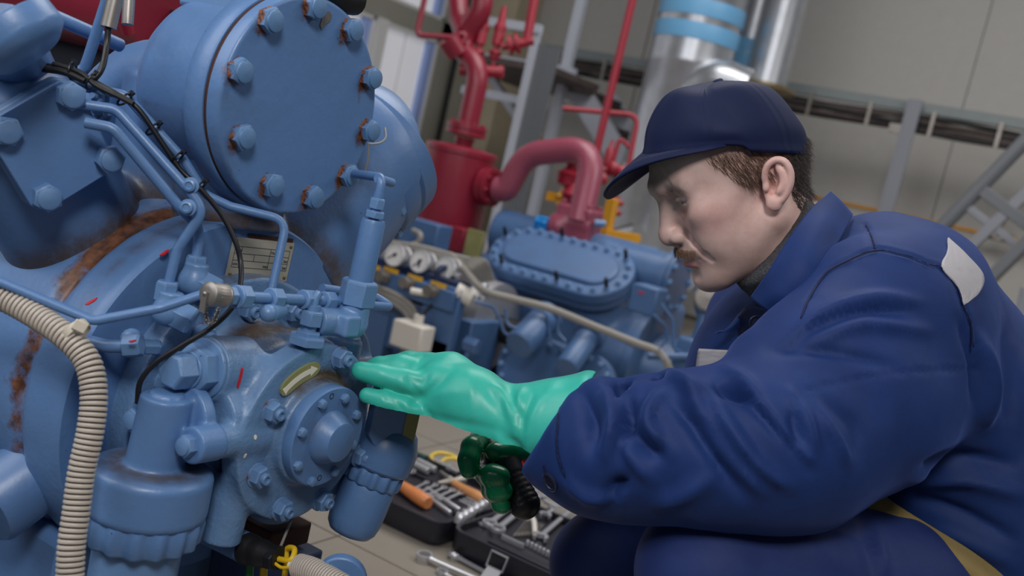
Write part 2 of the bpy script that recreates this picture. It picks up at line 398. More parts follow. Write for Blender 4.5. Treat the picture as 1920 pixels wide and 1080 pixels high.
# ------------------------------------------------------------------ THE ROOM
plain('wall_paint', (180, 178, 174), .75, var=.05); plain('wall_shade', (182, 170, 146), .75, var=.06); plain('column_paint', (150, 148, 138), .7, var=.06)
plain('tile', (152, 144, 133), .32, var=.06); plain('tile_far', (150, 142, 131), .35, var=.08); plain('grout', (88, 78, 68), .9)
plain('frame_white', (214, 214, 214), .5); plain('reveal_blue', (150, 172, 226), .5)  # reveal_blue carries the sky's blue light on the reveal as colour
def struct(o): o['kind'] = 'structure'; return o
XL, YB, ZC = -5.05, 7.5, 4.2
t = NT('daylight_glass'); t.p(Roughness=.2); t.base((.8, .82, .86)); t.b.inputs['Emission Color'].default_value = (.93, .92, 1.0, 1); t.b.inputs['Emission Strength'].default_value = .28
# floor: laid tiles with recessed grout
fl = struct(G().box((-1.0, 3.6, -.03), (4.1, 4.0, .0265)).obj('floor', 'grout'))
TX, TY, X0, Y0 = .29, .395, -1.223, 1.634
tm = G().box((TX/2, TY/2, -.0035), (TX/2-.0022, TY/2-.0022, .0035)).mesh('tile', 'tile', None)
spots = sorted(((i, j) for i in range(-13, 9) for j in range(-3, 14)), key=lambda q: math.hypot(X0+q[0]*TX+1, Y0+q[1]*TY-1.9))
for i, j in spots[:200]: place('tile', tm, fl, Matrix.Translation((X0+i*TX, Y0+j*TY, 0)))
g = G()
for i, j in spots[200:]: g.box((X0+i*TX+TX/2, Y0+j*TY+TY/2, -.0035), (TX/2-.0022, TY/2-.0022, .0035))
o = g.obj('tile_field', 'tile_far', fl, smooth=None); o['kind'] = 'stuff'
# back wall of big panels with open joints
bw = struct(G().box((-1.0, YB+.14, ZC/2), (4.1, .06, ZC/2)).obj('wall_back', 'column_paint'))
xj = -3.62
for a, b in ((XL, xj-.006), (xj+.006, -1.15), (-1.144, 1.3), (1.306, 3.0)):
    G().box(((a+b)/2, YB+.04, ZC/2), ((b-a)/2, .04, ZC/2)).obj('wall_panel', 'wall_paint', bw)
# left wall with the lit windows
WZ0, WZ1, TZ0, TZ1 = .25, 1.68, 1.84, 2.5
lw = struct(G().box((XL-.1, 3.5, WZ0/2), (.1, 4.1, WZ0/2)).box((XL-.1, 3.5, (WZ1+TZ0)/2), (.1, 4.1, (TZ0-WZ1)/2)).box((XL-.1, 3.5, (TZ1+ZC)/2), (.1, 4.1, (ZC-TZ1)/2))
            .box((XL-.1, 7.05, ZC/2), (.1, .36, ZC/2)).box((XL-.1, .5, ZC/2), (.1, 1.1, ZC/2)).obj('wall_left', 'column_paint'))
wn = 1
def window(y0, y1, z0, z1, bars=()):
    global wn
    f = G(); x = XL-.05; q = .028
    for a, b, c, d in ((y0, y1, z0, z0+q), (y0, y1, z1-q, z1), (y0, y0+q, z0, z1), (y1-q, y1, z0, z1)): f.box((x, (a+b)/2, (c+d)/2), (.045, (b-a)/2, (d-c)/2))
    fr = struct(f.obj(f'window_{wn}', 'frame_white')); wn += 1
    G().box((x, y1-q-.035, (z0+z1)/2), (.03, .035, (z1-z0)/2-q)).obj('reveal', 'reveal_blue', fr)
    ys = [y0+q]+list(bars)+[y1-q-.07]
    for i in range(len(ys)-1): G().box((x-.02, (ys[i]+ys[i+1])/2, (z0+z1)/2), (.006, (ys[i+1]-ys[i])/2-.004, (z1-z0)/2-q)).obj('pane', 'daylight_glass', fr)
    for b in bars: G().box((x-.02, b, (z0+z1)/2), (.012, .004, (z1-z0)/2-q)).obj('glazing_bar', 'frame_white', fr)
window(5.98, 6.69, WZ0, WZ1, (6.32,)); window(4.2, 5.87, WZ0, WZ1, (5.0,)); window(1.6, 4.08, WZ0, WZ1, (2.8,))
window(5.1, 6.69, TZ0, TZ1, (5.9,)); window(3.0, 4.98, TZ0, TZ1, (4.0,))
for n_, y in ((1, 5.925), (2, 4.14)): struct(G().box((XL-.03, y, (WZ0+WZ1)/2), (.07, .05, (WZ1-WZ0)/2)).obj(f'trim_{n_}', 'frame_white'))
struct(G().box((XL+.22, 7.3, ZC/2), (.17, .19, ZC/2)).obj('trim_3', 'wall_shade', bevel=.01))
struct(G().box((XL+.02, 7.02, ZC/2), (.03, .12, ZC/2)).obj('trim_4', 'column_paint', bevel=.01))
g = G()
for y in (6.86, 6.9): g.tube([(XL+.05, y, 0.05), (XL+.05, y, 3.2)], .012, 8)
tag(g.obj('wall_cable', 'black_rubber'), 'pair of dark cables running up the corner beside the bright window', 'cable')
# ---- far steelwork, ducts and pipes
def post(a, b, name, label, cat, w_, h_, mat='grey_paint', up=(0, 1, 0), side=None):
    t_ = thing(name, label, cat, b)
    G().beam(a, b, w_, h_, up).obj('face', mat, t_, bevel=.003)
    return t_
# slotted angle post with dark flank
yp = 5.0
A_, B_ = onp(1010, 48, 1, yp), onp(915, 470, 1, yp); xm = (A_[0]+B_[0])/2; A_[0] = B_[0] = xm
fr = thing('steel_frame', 'white steel cable frame post with a dark flank and a short top arm', 'steel frame', (xm, yp, 0))
G().box((xm, yp, A_[2]/2), (.028, .006, A_[2]/2)).obj('post', 'grey_paint', fr)
G().box((xm+.034, yp+.05, A_[2]/2-.05), (.006, .055, A_[2]/2-.05)).box((xm+.07, yp+.11, A_[2]/2-.05), (.04, .006, A_[2]/2-.05)).obj('flank', 'grey_dark', fr)
Tl = onp(915, 30, 1, yp); G().beam((xm-.5, yp, A_[2]-.02), (xm+.02, yp, A_[2]-.02), .05, .05).obj('arm', 'grey_paint', fr)
G().beam((xm-.6, yp+.25, A_[2]-.42), (xm+.02, yp+.25, A_[2]-.42), .05, .05).obj('arm', 'grey_paint', fr)
G().box((xm-.3, yp+.6, A_[2]-.2), (.3, .3, .02)).obj('deck', 'tray_brown', fr)
# landing with stair behind: post, landing beam, stair flight going down to the right
yl = 5.9
A_, B_ = onp(1090, 0, 1, yl), onp(1000, 400, 1, yl); xm = (A_[0]+B_[0])/2-.0
st = thing('stair', 'grey steel stair and landing in front of the beige wall', 'stair', (xm, yl, 0))
G().box((xm, yl, 1.45), (.032, .032, 1.45)).obj('post', 'grey_paint', st, bevel=.004)
L0 = onp(1030, 135, 1, yl)
zl = L0[2]
G().beam((xm-.75, yl-.05, zl), (xm+.1, yl-.05, zl), .06, .09).obj('landing_beam', 'grey_paint', st)
G().box((xm-.35, yl+.4, zl-.06), (.42, .4, .02)).obj('landing_deck', 'tray_brown', st)
s0, s1 = A3(xm-.1, yl+.34, zl-.02), A3(xm+1.15, yl+.34, zl-1.15)
for dy in (0, .52): G().beam(s0+A3(0, dy, 0), s1+A3(0, dy, 0), .045, .16).obj('stringer', 'grey_paint', st)
for k in range(7):
    c = s0+(s1-s0)*((k+.6)/7.2); G().box((c[0], c[1]+.26, c[2]), (.13, .235, .018)).obj('tread', 'tray_brown', st)
G().beam((xm-.72, yl+.15, zl-.05), (xm-.04, yl+.15, zl-.62), .05, .05).obj('brace', 'grey_paint', st)
# cable tray along the back wall
yt = 6.9
T0, T1 = onp(1110, 150, 1, yt), onp(1920, 246, 1, yt); z0, z1 = T0[2], T1[2]; zt = onp(1700, 212, 1, yt)[2]
tr = thing('cable_tray', 'long grey cable tray carrying brown cable bundles along the back wall', 'cable tray', (-1.5, yt, zt))
G().beam((-4.2, yt, zt+.045), (1.2, yt, zt+.045), .05, .07).obj('rail', 'rail_grey', tr, bevel=.006)
for k in range(5): G().tube([(-4.1+q*.44, yt-.03+.02*math.sin(q*1.7+k), zt-.02-.022*k+.008*math.sin(q*2.1+2*k)) for q in range(13)], .016, 8).obj('cable', 'tray_brown' if k % 2 else 'black_rubber', tr)
for k in range(13): G().box((-4.0+k*.4, yt-.05, zt-.05), (.011, .012, .08)).obj('tray_clip', 'steel_dull', tr)
B_ = onp(1665, 395, 1, yt-.06); Tp = onp(1717, 188, 1, yt-.06); xm = (B_[0]+Tp[0])/2
sp = thing('strut', 'light grey upright strut crossing the cable tray behind the crouching worker', 'strut', (xm, yt-.06, 0))
G().box((xm, yt-.06-.03, Tp[2]/2), (.045, .012, Tp[2]/2)).box((xm-.04, yt-.075, Tp[2]/2), (.006, .03, Tp[2]/2)).obj('channel', 'grey_strut', sp)
G().box((xm-.08, yt-.09, zt-.12), (.035, .02, .03)).obj('bracket', 'steel_dull', sp)
# yellow gas line on the wall
yg = 7.35; zg = onp(1740, 415, 1, yg)[2]
gp = thing('gas_pipe', 'thin yellow gas pipe running low along the back wall', 'pipe', (-1, yg, zg))
G().tube([(-4.6, yg, zg), (1.6, yg, zg)], .014, 10).obj('run', 'yellow_dim', gp)
c = onp(1880, 422, 1, yg-.02); G().cyl((c[0]-.09, yg, zg), (c[0]+.09, yg, zg), .03, 12).box((c[0], yg-.05, zg), (.025, .05, .025)).cyl((c[0], yg-.1, zg), (c[0], yg-.1, zg+.12), .02, 10).obj('valve', 'steel_dull', gp)
# stair on the right: handrail, stringer and cross braces
ys = 5.2
def bar(p, q, w_, mat, par, nm='bar', yy=ys):
    return G().beam(onp(*p, 1, yy), onp(*q, 1, yy), w_, w_, (0, 1, 0)).obj(nm, mat, par, bevel=.004)
rs = thing('staircase', 'grey steel stair with handrail and braces at the right edge of the room', 'stair', onp(1900, 500, 1, ys)*A3(1, 1, 0))
def tofloor(p, q): a, b = onp(*p, 1, ys), onp(*q, 1, ys); return a+(b-a)*((0-a[2])/(b[2]-a[2])), b
G().tube(list(tofloor((1690, 505), (1960, 225))), .035, 12).obj('handrail', 'grey_dark', rs)
bar((1835, 352), (1990, 470), .055, 'grey_dark', rs, 'brace'); bar((1990, 300), (1780, 500), .05, 'grey_strut', rs, 'brace'); bar((1810, 385), (1930, 478), .035, 'grey_strut', rs, 'brace')
G().beam(*tofloor((1760, 620), (2050, 330)), .05, .2, (0, 1, 0)).obj('stringer', 'grey_dark', rs, bevel=.006)
G().beam(*tofloor((1890, 700), (1925, 540)), .05, .05, (0, 1, 0)).obj('post', 'grey_strut', rs, bevel=.004)
# ventilation ducts
def duct(name, label, top, bot, y, r, bands, zmin=None, bandmat='tape_blue'):
    a, b = onp(*top, 1, y), onp(*bot, 1, y); x = (a[0]+b[0])/2; z0_ = b[2] if zmin is None else zmin; z1_ = 3.6
    d = thing(name, label, 'duct', (x, y, z0_)); n = max(1, int((z1_-z0_)/.62)); hs = np.linspace(z0_, z1_, n+1)
    for i in range(n): G().lathe((x, y, hs[i]), (0, 0, 1), [(r, 0), (r, hs[i+1]-hs[i]-.03), (r*1.012, hs[i+1]-hs[i]-.025), (r*1.012, hs[i+1]-hs[i])], 40, cap=False).obj('duct_section', 'galv', d)
    for p, hh in bands:
        z = onp(*p, 1, y)[2]; G().lathe((x, y, z-hh/2), (0, 0, 1), [(r*1.016, 0), (r*1.02, .004), (r*1.02, hh-.004), (r*1.016, hh)], 40, cap=False).obj('tape_band', bandmat, d)
    return d, x
d, dx = duct('ventilation_duct', 'large galvanised round duct with two blue tape bands, behind the cap', (1322, 0), (1262, 250), 5.9, .262, (((1318, 28), .1), ((1308, 70), .1)), .42)
G().tube([at(1285, 190, 6.1), at(1345, 142, 5.95), at(1400, 165, 5.9)], [.12, .12, .11], 24, bend=.2).obj('branch', 'galv', d)
G().lathe((dx, 5.9, .98), (0, 0, 1), [(.27, 0), (.275, .01), (.275, .03), (.27, .04)], 40, cap=False).obj('clamp', 'steel', d)
G().lathe((dx-.0, 5.87, .0), (0, 0, 1), [(.3, 0), (.31, .25), (.3, .45), (.275, .52)], 40).obj('flexible_boot', 'galv', d)
f_ = G().tube([(dx-.14, 5.5, .36), (dx+.0, 5.42, .5), (dx+.16, 5.4, .62)], [.06, .1, .07], 20).obj('foil_wrap', 'foil', d)
d, x_ = duct('ventilation_duct', 'dark galvanised duct with one blue band, half hidden behind the large duct', (1425, 0), (1400, 110), 6.5, .15, (((1412, 92), .09), ((1404, 118), .09)), 1.2)
d, x_ = duct('ventilation_duct', 'slim bare galvanised duct ending in a brown flared collar', (1472, 0), (1440, 155), 6.2, .13, (), onp(1436, 158, 1, 6.2)[2])
z_ = onp(1436, 158, 1, 6.2)[2]; G().lathe((x_, 6.2, z_-.05), (0, 0, 1), [(.05, 0), (.2, .015), (.19, .03), (.13, .055)], 32).obj('collar', 'brass', d)
G().tube([(x_-.26, 6.45, .9), (x_-.26, 6.45, 3.6)], .03, 12).obj('drain_pipe', 'yellow', d)
# ------------------------------------------------------------------ THE NEAR COMPRESSOR (crank axis runs along +x at CY, CZ)
CY, CZ = .82, .512
K = thing('compressor', 'blue painted compressor with rusty bolted round cover, nearest machine at the left', 'compressor', (-1.0, CY, 0))
def zat(x, y, py):
    a, b = -.5, 2.5
    for _ in range(40):
        m = (a+b)/2
        if proj((x, y, m))[1] > py: a = m
        else: b = m
    return (a+b)/2
def rpx(P, px): return px*proj(P)[2]/FPX
def gauss(d, s): return np.exp(-(d/s)**2)
AX = A3(1, 0, 0)
def xl(prof, n=96, cy=CY, cz=CZ, cap=True): return G().lathe((0, cy, cz), AX, [(r, x) for r, x in prof], n, x=(0, 0, 1), cap=cap)
def polar(cy, cz, X, r0, r1, nr=48, na=144):
    """finely divided disc face at plane x=X, so stains can be painted on its vertices"""
    V = [(X, cy, cz)]+[(X, cy+r*math.sin(a), cz+r*math.cos(a)) for r in np.linspace(r0, r1, nr) for a in np.linspace(0, 2*PI, na, endpoint=False)]
    F = [(0, 1+(k+1) % na, 1+k) for k in range(na)]+[(1+i*na+k, 1+i*na+(k+1) % na, 1+(i+1)*na+(k+1) % na, 1+(i+1)*na+k) for i in range(nr-1) for k in range(na)]
    return V, F
# crankcase: drum, groove, end flange
xs = [-1.9, -1.5, -1.2, -1.05, -1.0, -.96, -.93, -.91]+list(np.linspace(-.902, -.868, 12))+[-.86, -.85, -.84, -.83, -.822, -.817]
def cr(x): return .209-.006*gauss(np.array(x+.885), .008)-(0.003 if x > -.819 else 0)
pr = [(0.01, -1.9)]+[(float(cr(x)), float(x)) for x in xs]+[(.19, -.817), (.12, -.817), (.02, -.817)]
g = xl(pr, 180); V = np.array(g.v); ang = np.arctan2(V[:, 2]-CZ, -(V[:, 1]-CY)); R_ = np.hypot(V[:, 1]-CY, V[:, 2]-CZ)
top = np.clip(np.sin(ang)*.9+.45, 0, 1)
rust = (gauss(V[:, 0]+.889, .015)*.86+gauss(V[:, 0]+.915, .035)*.36)*np.clip(np.cos((ang-1.25)/1.5), 0, 1)*(R_ > .19)
rust *= .55+.45*np.clip(vnoise(V, 30, 3)+.6, 0, 1.2)
grime = (gauss(V[:, 0]+.85, .012)*.8*np.clip(np.sin(ang-.1), 0, 1)*(R_ > .19))+.9*gauss(R_-.155, .03)*(V[:, 0] > -.82)*np.clip(np.sin(ang), 0, 1)
CK = g.obj('crankcase', 'blue', K, smooth=50, attrs=dict(rust=rust, grime=grime))
# red touch-up flakes where the paint has gone
def oncyl(px, py, r):
    d = at(px, py, 1)-CAMP; a = d[1]**2+d[2]**2; q = (CAMP[1]-CY, CAMP[2]-CZ); b = d[1]*q[0]+d[2]*q[1]; c = q[0]**2+q[1]**2-r*r; return CAMP+d*(-b-math.sqrt(b*b-a*c))/a
for px, py, L, wd, tx_ in ((171, 566, .0065, .0024, .9), (309, 474, .0055, .0026, 1.6), (248, 640, .004, .0014, .5)):
    c = oncyl(px, py, .2092); n_ = A3(0, c[1]-CY, c[2]-CZ); t_ = np.cross(AX, n_); fr = frame(c-n_*.001, n_, AX*math.cos(tx_)-t_/np.linalg.norm(t_)*math.sin(tx_))
    G().prism(fr, [(L*math.cos(a)*(1+.25*math.sin(3*a)), wd*math.sin(a)*(1+.3*math.cos(2*a))) for a in np.linspace(0, 2*PI, 14, endpoint=False)], -.0004, .0008).obj('paint_chip', 'red_mark', CK, smooth=None)
# pedestal below the drum
G().box((-.93, CY, .19), (.09, .16, .17)).obj('pedestal', 'blue_deep', K, bevel=.012); G().box((-1.75, CY, .19), (.09, .16, .17)).obj('pedestal', 'blue_deep', K, bevel=.012)
G().box((-1.45, CY-.1, .02), (.62, .5, .02)).obj('shadow_base_plate', 'dark_void', K, bevel=.004)  # dark slab under the machine, widened to stand for the shaded floor
# left lower side cover lug
o_ = at(-22, 950, 1.02); fr = frame(o_, (.1, -.9, -.45)); G().lathe(fr[0], fr[3], [(.042, -.14), (.042, 0), (.038, .006), (.0, .007)], 36).obj('side_lug', 'blue_deep', K)
# head column (casting between crankcase and discharge barrel) and the two cylinder banks
v = Vol((-1.15, .5, .55), (-.76, 1.1, .96), .004)
v.u(p_cyl((-.865, CY, .6), (-.865, CY, .86), .062, .01)); v.u(p_cyl((-.99, CY, .6), (-.99, CY, .86), .06, .01), .03)
v.u(p_cone((-.93, CY+.1, .62), (-.93, CY+.27, .80), .115), .03); v.u(p_cone((-.97, CY-.06, .6), (-.98, CY-.2, .77), .075), .03)
v.s_(p_cyl((-1.4, CY, CZ), (-.5, CY, CZ), .200))
Vv, Fv = v.mesh(); d_ = np.hypot(Vv[:, 1]-CY, Vv[:, 2]-CZ)
place('head_column', mkmesh('head_column', Vv, Fv, 'blue_deep', 60, dict(rust=.5*gauss(d_-.21, .02)*(Vv[:, 1] < CY-.02), grime=.9*gauss(d_-.212, .025))), K)
# right bank head flange pair, axis (0,.7,.7)
ax = A3(0, .7071, .7071); c = A3(-.93, 1.10, .80)
HB = G().lathe(c, ax, [(.10, -.10), (.10, -.045), (.112, -.04), (.115, -.036), (.115, -.004), (.111, 0), (.111, .003), (.115, .006), (.115, .034), (.108, .04), (.0, .042)], 72).obj('bank_head', 'blue_deep', K)
for k in range(12):
    a = k*PI/6+.2; e1, e2 = A3(1, 0, 0), np.cross(ax, A3(1, 0, 0)); fastener('bolt', 'blue_nut', HB, c-ax*.04+(e1*math.cos(a)+e2*math.sin(a))*.106, -ax, .018, k)
# wire hanging at the cover's right lower rim
G().tube(smoothline([at(693, 270, 1.12), at(712, 268, 1.13), at(723, 258, 1.2), at(722, 240, 1.24)], 6), .0013, 8).tube(smoothline([at(692, 268, 1.12), at(690, 300, 1.13), at(684, 326, 1.14)], 5), .0012, 8).obj('tie_wire', 'cable_grey', K)
# ---- discharge barrel with the big bolted cover
DZ, DX = .857, -.781
pr = [(.04, -1.02), (.05, -1.0), (.052, -.965), (.075, -.955), (.092, -.945), (.100, -.932), (.103, -.918), (.103, -.852), (.106, -.842), (.112, -.836), (.120, -.833), (.1225, -.830), (.1225, -.806), (.121, -.8035), (.02, -.8035)]
g = xl(pr, 120, CY, DZ); V = np.array(g.v); d_ = V[:, 2]-DZ
g.obj('discharge_barrel', 'blue', K, attrs=dict(rust=.42*gauss(V[:, 0]+.86, .03)*(d_ < -.02), grime=.55*gauss(V[:, 0]+.90, .05)*(d_ < -.03)), smooth=50)
G().tube([(-.98, CY, DZ), (-1.06, CY-.0, DZ-.01), (-1.10, CY-.02, DZ-.09)], .048, 24, bend=.07).obj('suction_elbow', 'blue_deep', K)
xl([(.118, -.804), (.1192, -.8035), (.1192, -.7995), (.118, -.799)], 120, CY, DZ).obj('gasket', 'gasket', K)
CVB = [(500, 37), (583, 12), (653, 55), (689, 145), (686, 243), (647, 327), (580, 368), (503, 345), (448, 255), (443, 132)]
V, F = polar(CY, DZ, DX, .004, .1165); n = len(V); na = 144; g = G(); g.v = V; g.f = F
b = n-na
ring = [[(X, CY+r*math.sin(a), DZ+r*math.cos(a)) for a in np.linspace(0, 2*PI, na, endpoint=False)] for r, X in ((.1185, -.7825), (.1195, -.785), (.1195, -.799))]
for q in ring: g.v += q
for i in range(3): g.f += [(b+i*na+k, b+i*na+(k+1) % na, b+(i+1)*na+(k+1) % na, b+(i+1)*na+k) for k in range(na)]
V = np.array(g.v); rust = np.zeros(len(V)); r_ = np.hypot(V[:, 1]-CY, V[:, 2]-DZ)
for i, p in enumerate(CVB):
    c = onp(*p, 0, DX); d1, _ = segdist(V, [c+A3(0, -.006, -.004), c+A3(0, -.006, -.012)]); L = (.045, .012, .026, .045, .008, .01, .014, .012, .016, .036)[i]
    d2, t2 = segdist(V, [c+A3(0, -.007, -.008), c+A3(0, -.004, -.012-L)]); rust = np.maximum(rust, .62*gauss(d1, .0135)); rust = np.maximum(rust, .5*gauss(d2, .0042)*(1-.55*t2))
rust = np.maximum(rust, .42*gauss(r_-.1175, .0035)*np.clip(.5-(V[:, 2]-DZ)/.12, 0, 1))
CV = g.obj('discharge_cover', 'blue', K, smooth=50, attrs=dict(rust=rust, grime=.35*np.clip(-(V[:, 1]-CY)/.2, 0, 1)*(V[:, 2] < DZ)))
for i, p in enumerate(CVB): fastener('bolt', 'blue_rusty', CV, onp(*p, 0, DX-.0008), AX, .0245, i*.37)
c = onp(610, 35, 0, DX+.0004)
# bare scraped patch beside the top bolt
g = G(); fr = (c, A3(0, 1, 0), A3(0, 0, 1), AX); pts = [(-.006, -.009), (-.002, -.013), (.002, -.006), (.008, -.001), (.009, .006), (.004, .009), (-.002, .007), (-.005, .001)]
g.prism(fr, pts, 0, .0004).obj('scraped_patch', 'steel_dull', CV, smooth=None)
# top pad on the barrel
c = at(352, 12, 1.06); G().box((-.885, CY-.005, DZ+.115), (.062, .05, .035)).obj('top_pad', 'blue_light', K, bevel=.005)
c = at(640, -4, 1.12); G().tube([c+A3(.0, -.06, .01), c+A3(0, .0, 0), c+A3(0, .022, .004)], .018, 16).obj('top_union', 'black_rubber', K)
for k in range(7): pass
# ---- square flange at the left and the round cover above it
def rotm(n, upx, upy, P):
    """frame whose z is n and whose x leans along the photo direction (upx, upy)"""
    e = IR*upx-IU*upy; fr = frame(P, n, e); return fr
P = at(106, 272, .97); nrm = (CAMP-P)/np.linalg.norm(CAMP-P)+IR*.34-IU*.20
fr = rotm(nrm, 73, 119, P); Rm = np.stack(fr[1:], 1)
def onplane(x, y, P, n): d0 = at(x, y, 1)-CAMP; return CAMP+d0*(((P-CAMP)@n)/(d0@n))
pg = [(-62, 262), (-40, 240), (96, 160), (112, 152), (140, 158), (154, 174), (212, 296), (214, 312), (202, 326), (124, 374), (104, 386), (72, 394), (56, 384), (-4, 286)]
pl = [((onplane(x, y, P, fr[3])-P)@fr[1], (onplane(x, y, P, fr[3])-P)@fr[2]) for x, y in pg]
if sum(pl[i][0]*pl[(i+1) % len(pl)][1]-pl[(i+1) % len(pl)][0]*pl[i][1] for i in range(len(pl))) < 0: pl = pl[::-1]
SQ = G().prism(fr, pl, -.012, 0).obj('stop_valve_flange', 'blue', K, bevel=.0012)
G().prism(fr, [(u*1.02, v_*1.02) for u, v_ in pl], -.036, -.0128).obj('mating_flange', 'blue_light', SQ, bevel=.003)
v = Vol(P-.2, P+.2, .003); q = P-fr[3]*.06; v.u(p_box(q, (.043, .047, .03), Rm, .014)); v.u(p_cone(P-fr[3]*.085-IU*.02, at(150, 425, 1.10), .050, .056), .015)
V, F = v.mesh(); place('valve_block', mkmesh('valve_block', V, F, 'blue_deep', 60), K)
for (bx, by) in ((130, 178), (203, 297), (86, 368), (10, 244)):
    d0 = at(bx, by, 1)-CAMP; t_ = ((P-CAMP)@fr[3])/(d0@fr[3]); fastener('bolt', 'blue_light', SQ, CAMP+d0*t_, fr[3], .0245, bx)
# round cover, top left corner: a disc seen from below its rim
c = at(14, 48, .87); axd = -.60*IR+.78*IU-.20*FWD; axd /= np.linalg.norm(axd)
G().lathe(c, axd, [(.03, -.03), (.040, -.022), (.0415, -.018), (.0415, -.002), (.039, 0), (.0, .001)], 64).obj('round_cover', 'blue', K)
G().tube([at(8, 66, .93), at(70, 190, 1.14)], [.031, .036], 24).obj('valve_neck', 'blue_deep', K)
G().tube([at(80, 22, 1.0), at(225, 85, 1.10)], .0075, 12).obj('tube', 'blue', K)
# ---- pump end casting
PX, PZ = -.682, .516
v = Vol((-.835, .63, .34), (-.64, 1.02, .70), .002)
v.u(p_cyl((-.83, CY, CZ), (-.789, CY, CZ), .150, .004))
v.u(p_cyl((-.80, CY, PZ), (-.726, CY, PZ), .100, .008, .088), .014); v.u(p_cyl((-.708, CY, PZ), (PX, CY, PZ), .0995, .0025), .007)
v.u(p_cyl((-.74, CY+.002, PZ+.003), (-.668, CY+.002, PZ+.003), .064, .004, .058), .009)
v.u(p_cyl((-.735, .76, .578), (-.735, .706, .580), .033, .003), .016)                 # hex plug boss
v.u(p_cyl((-.716, .755, .533), (-.716, .712, .533), .030, .003), .012)                # ear for the strainer
v.u(p_cyl((-.695, .76, .517), (-.695, .675, .517), .0175, .002), .008)                # long bolt boss
v.u(p_cyl((-.712, .755, .47), (-.712, .75, .395), .022, .002), .012)                  # drain stub
c1 = onp(654, 640, 0, -.728); v.u(p_cyl(c1-A3(0, 0, .06), c1+A3(0, 0, .002), .0165, .002), .014)     # top right port
v.u(p_cyl(c1+A3(0, 0, 0), c1+A3(0, 0, .007), .0135, .002), .002)
c2 = onp(575, 630, 0, -.735); v.u(p_cyl(c2-A3(0, 0, .05), c2+A3(0, 0, .0), .026, .002), .014)
c4 = onp(520, 622, 0, -.765); v.u(p_cyl(c4-A3(0, 0, .05), c4+A3(0, 0, .0), .024, .003), .012)
v.u(p_cyl((-.77, .93, .56), (-.745, .93, .56), .058, .004), .014)                     # right hand ear
v.u(p_cyl((-.725, .87, .552), (-.735, .985, .552), .0225, .002), .01)                  # outlet spigot
v.u(p_box((-.735, .915, .49), (.03, .035, .075), None, .008), .012)                   # filter bracket
v.u(p_cone((-.73, .84, .43), (-.735, .90, .45), .04, .03), .02)
V, F = v.mesh(); N = vnorm(V, F); r_ = np.hypot(V[:, 1]-CY, V[:, 2]-PZ); a_ = np.arctan2(V[:, 2]-PZ, V[:, 1]-CY)
gr = 1.1*gauss(r_-.066, .010)*(V[:, 0] > -.69)*np.clip(np.sin(a_+.35)*1.6, 0, 1)+.8*np.clip(N[:, 2]*1.4-.6, 0, 1)*(V[:, 0] < -.71)+.5*gauss(V[:, 0]+.765, .02)*(V[:, 2] > .56)
PMV, PMN = V, N; PM = place('pump_housing', mkmesh('pump_housing', V, F, 'blue_cast', 70, dict(grime=gr, rust=.25*gauss(V[:, 0]+.782, .01)*(V[:, 2] > .5))), K)
for i, p in enumerate([(635, 670), (507, 770), (480, 890), (525, 953), (600, 936), (672, 853)]): fastener('nut', 'blue_nut', PM, onp(*p, 0, PX-.0005), AX, .0205, i*.8+.3)
for i, p in enumerate([(308, 716), (378, 628), (462, 580), (545, 582)]): fastener('nut', 'blue_nut', PM, onp(*p, 0, -.7895), AX, .0215, i*.5)
SC_ = xl([(.055, -.670), (.056, -.668), (.056, -.6565), (.0545, -.655), (.030, -.655), (.0295, -.6525), (.0285, -.650), (.0225, -.6385), (.0215, -.6365), (.0205, -.636), (.0, -.636)], 72, CY+.002, PZ+.004)
V = np.array(SC_.v); SCO = SC_.obj('end_cover', 'blue', K, smooth=35, attrs=dict(grime=.5*gauss(np.hypot(V[:, 1]-CY, V[:, 2]-PZ)-.0295, .004)*(V[:, 2] > PZ)))
for i, p in enumerate([(602, 757), (644, 746), (666, 777), (658, 833), (624, 883), (582, 902), (556, 872), (564, 810)]): fastener('bolt', 'blue_nut', SCO, onp(*p, 0, -.6552), AX, .0098, i*.6)
for p in ((622, 743), (599, 896)):
    c = onp(*p, 0, -.6550); G().lathe(c, AX, [(.0034, -.001), (.0034, .0002), (.0026, .0003), (.0024, -.001)], 14).obj('pin_hole', 'ink', SCO)
# rotation arrow decal (flat, oval olive plate with a cream arrow)
pa, pb = onp(533, 735, 0, PX), onp(590, 686, 0, PX); an = [math.atan2(q[2]-PZ, q[1]-CY) for q in (pa, pb)]; rr = np.hypot(pa[1]-CY, pa[2]-PZ)*.5+np.hypot(pb[1]-CY, pb[2]-PZ)*.5
def arcpt(a, r): return (CY+r*math.cos(a), PZ+r*math.sin(a))
def band(g, pts_o, pts_i, X, h):
    n = len(pts_o); V = [(X+k, *p) for k in (0, h) for p in pts_o+pts_i]; F = []
    for i in range(n-1): F.append((2*n+i, 2*n+i+1, 3*n+i+1, 3*n+i)); F.append((i+1, i, 2*n*0+n+i, n+i+1))
    for i in range(n-1): F += [(i, i+1, 2*n+i+1, 2*n+i), (n+i+1, n+i, 3*n+i, 3*n+i+1)]
    g.add(V, F); return g
A_ = np.linspace(an[0]+.07, an[1]-.09, 24); tt = np.linspace(-1, 1, 24); hw = .0088*np.sqrt(np.clip(1-np.abs(tt)**5, .02, 1))
AR = band(G(), [arcpt(a, rr+w_) for a, w_ in zip(A_, hw)], [arcpt(a, rr-w_) for a, w_ in zip(A_, hw)], PX-.001, .0034).obj('arrow_plate', 'olive', PM, smooth=None)
A_ = np.linspace(an[0]+.02, an[1]+.11, 16); hw = np.full(16, .0030); hw[0] = .0046; hw[1] = .0034
g = band(G(), [arcpt(a, rr+w_) for a, w_ in zip(A_, hw)], [arcpt(a, rr-w_) for a, w_ in zip(A_, hw)], PX+.0022, .0006)
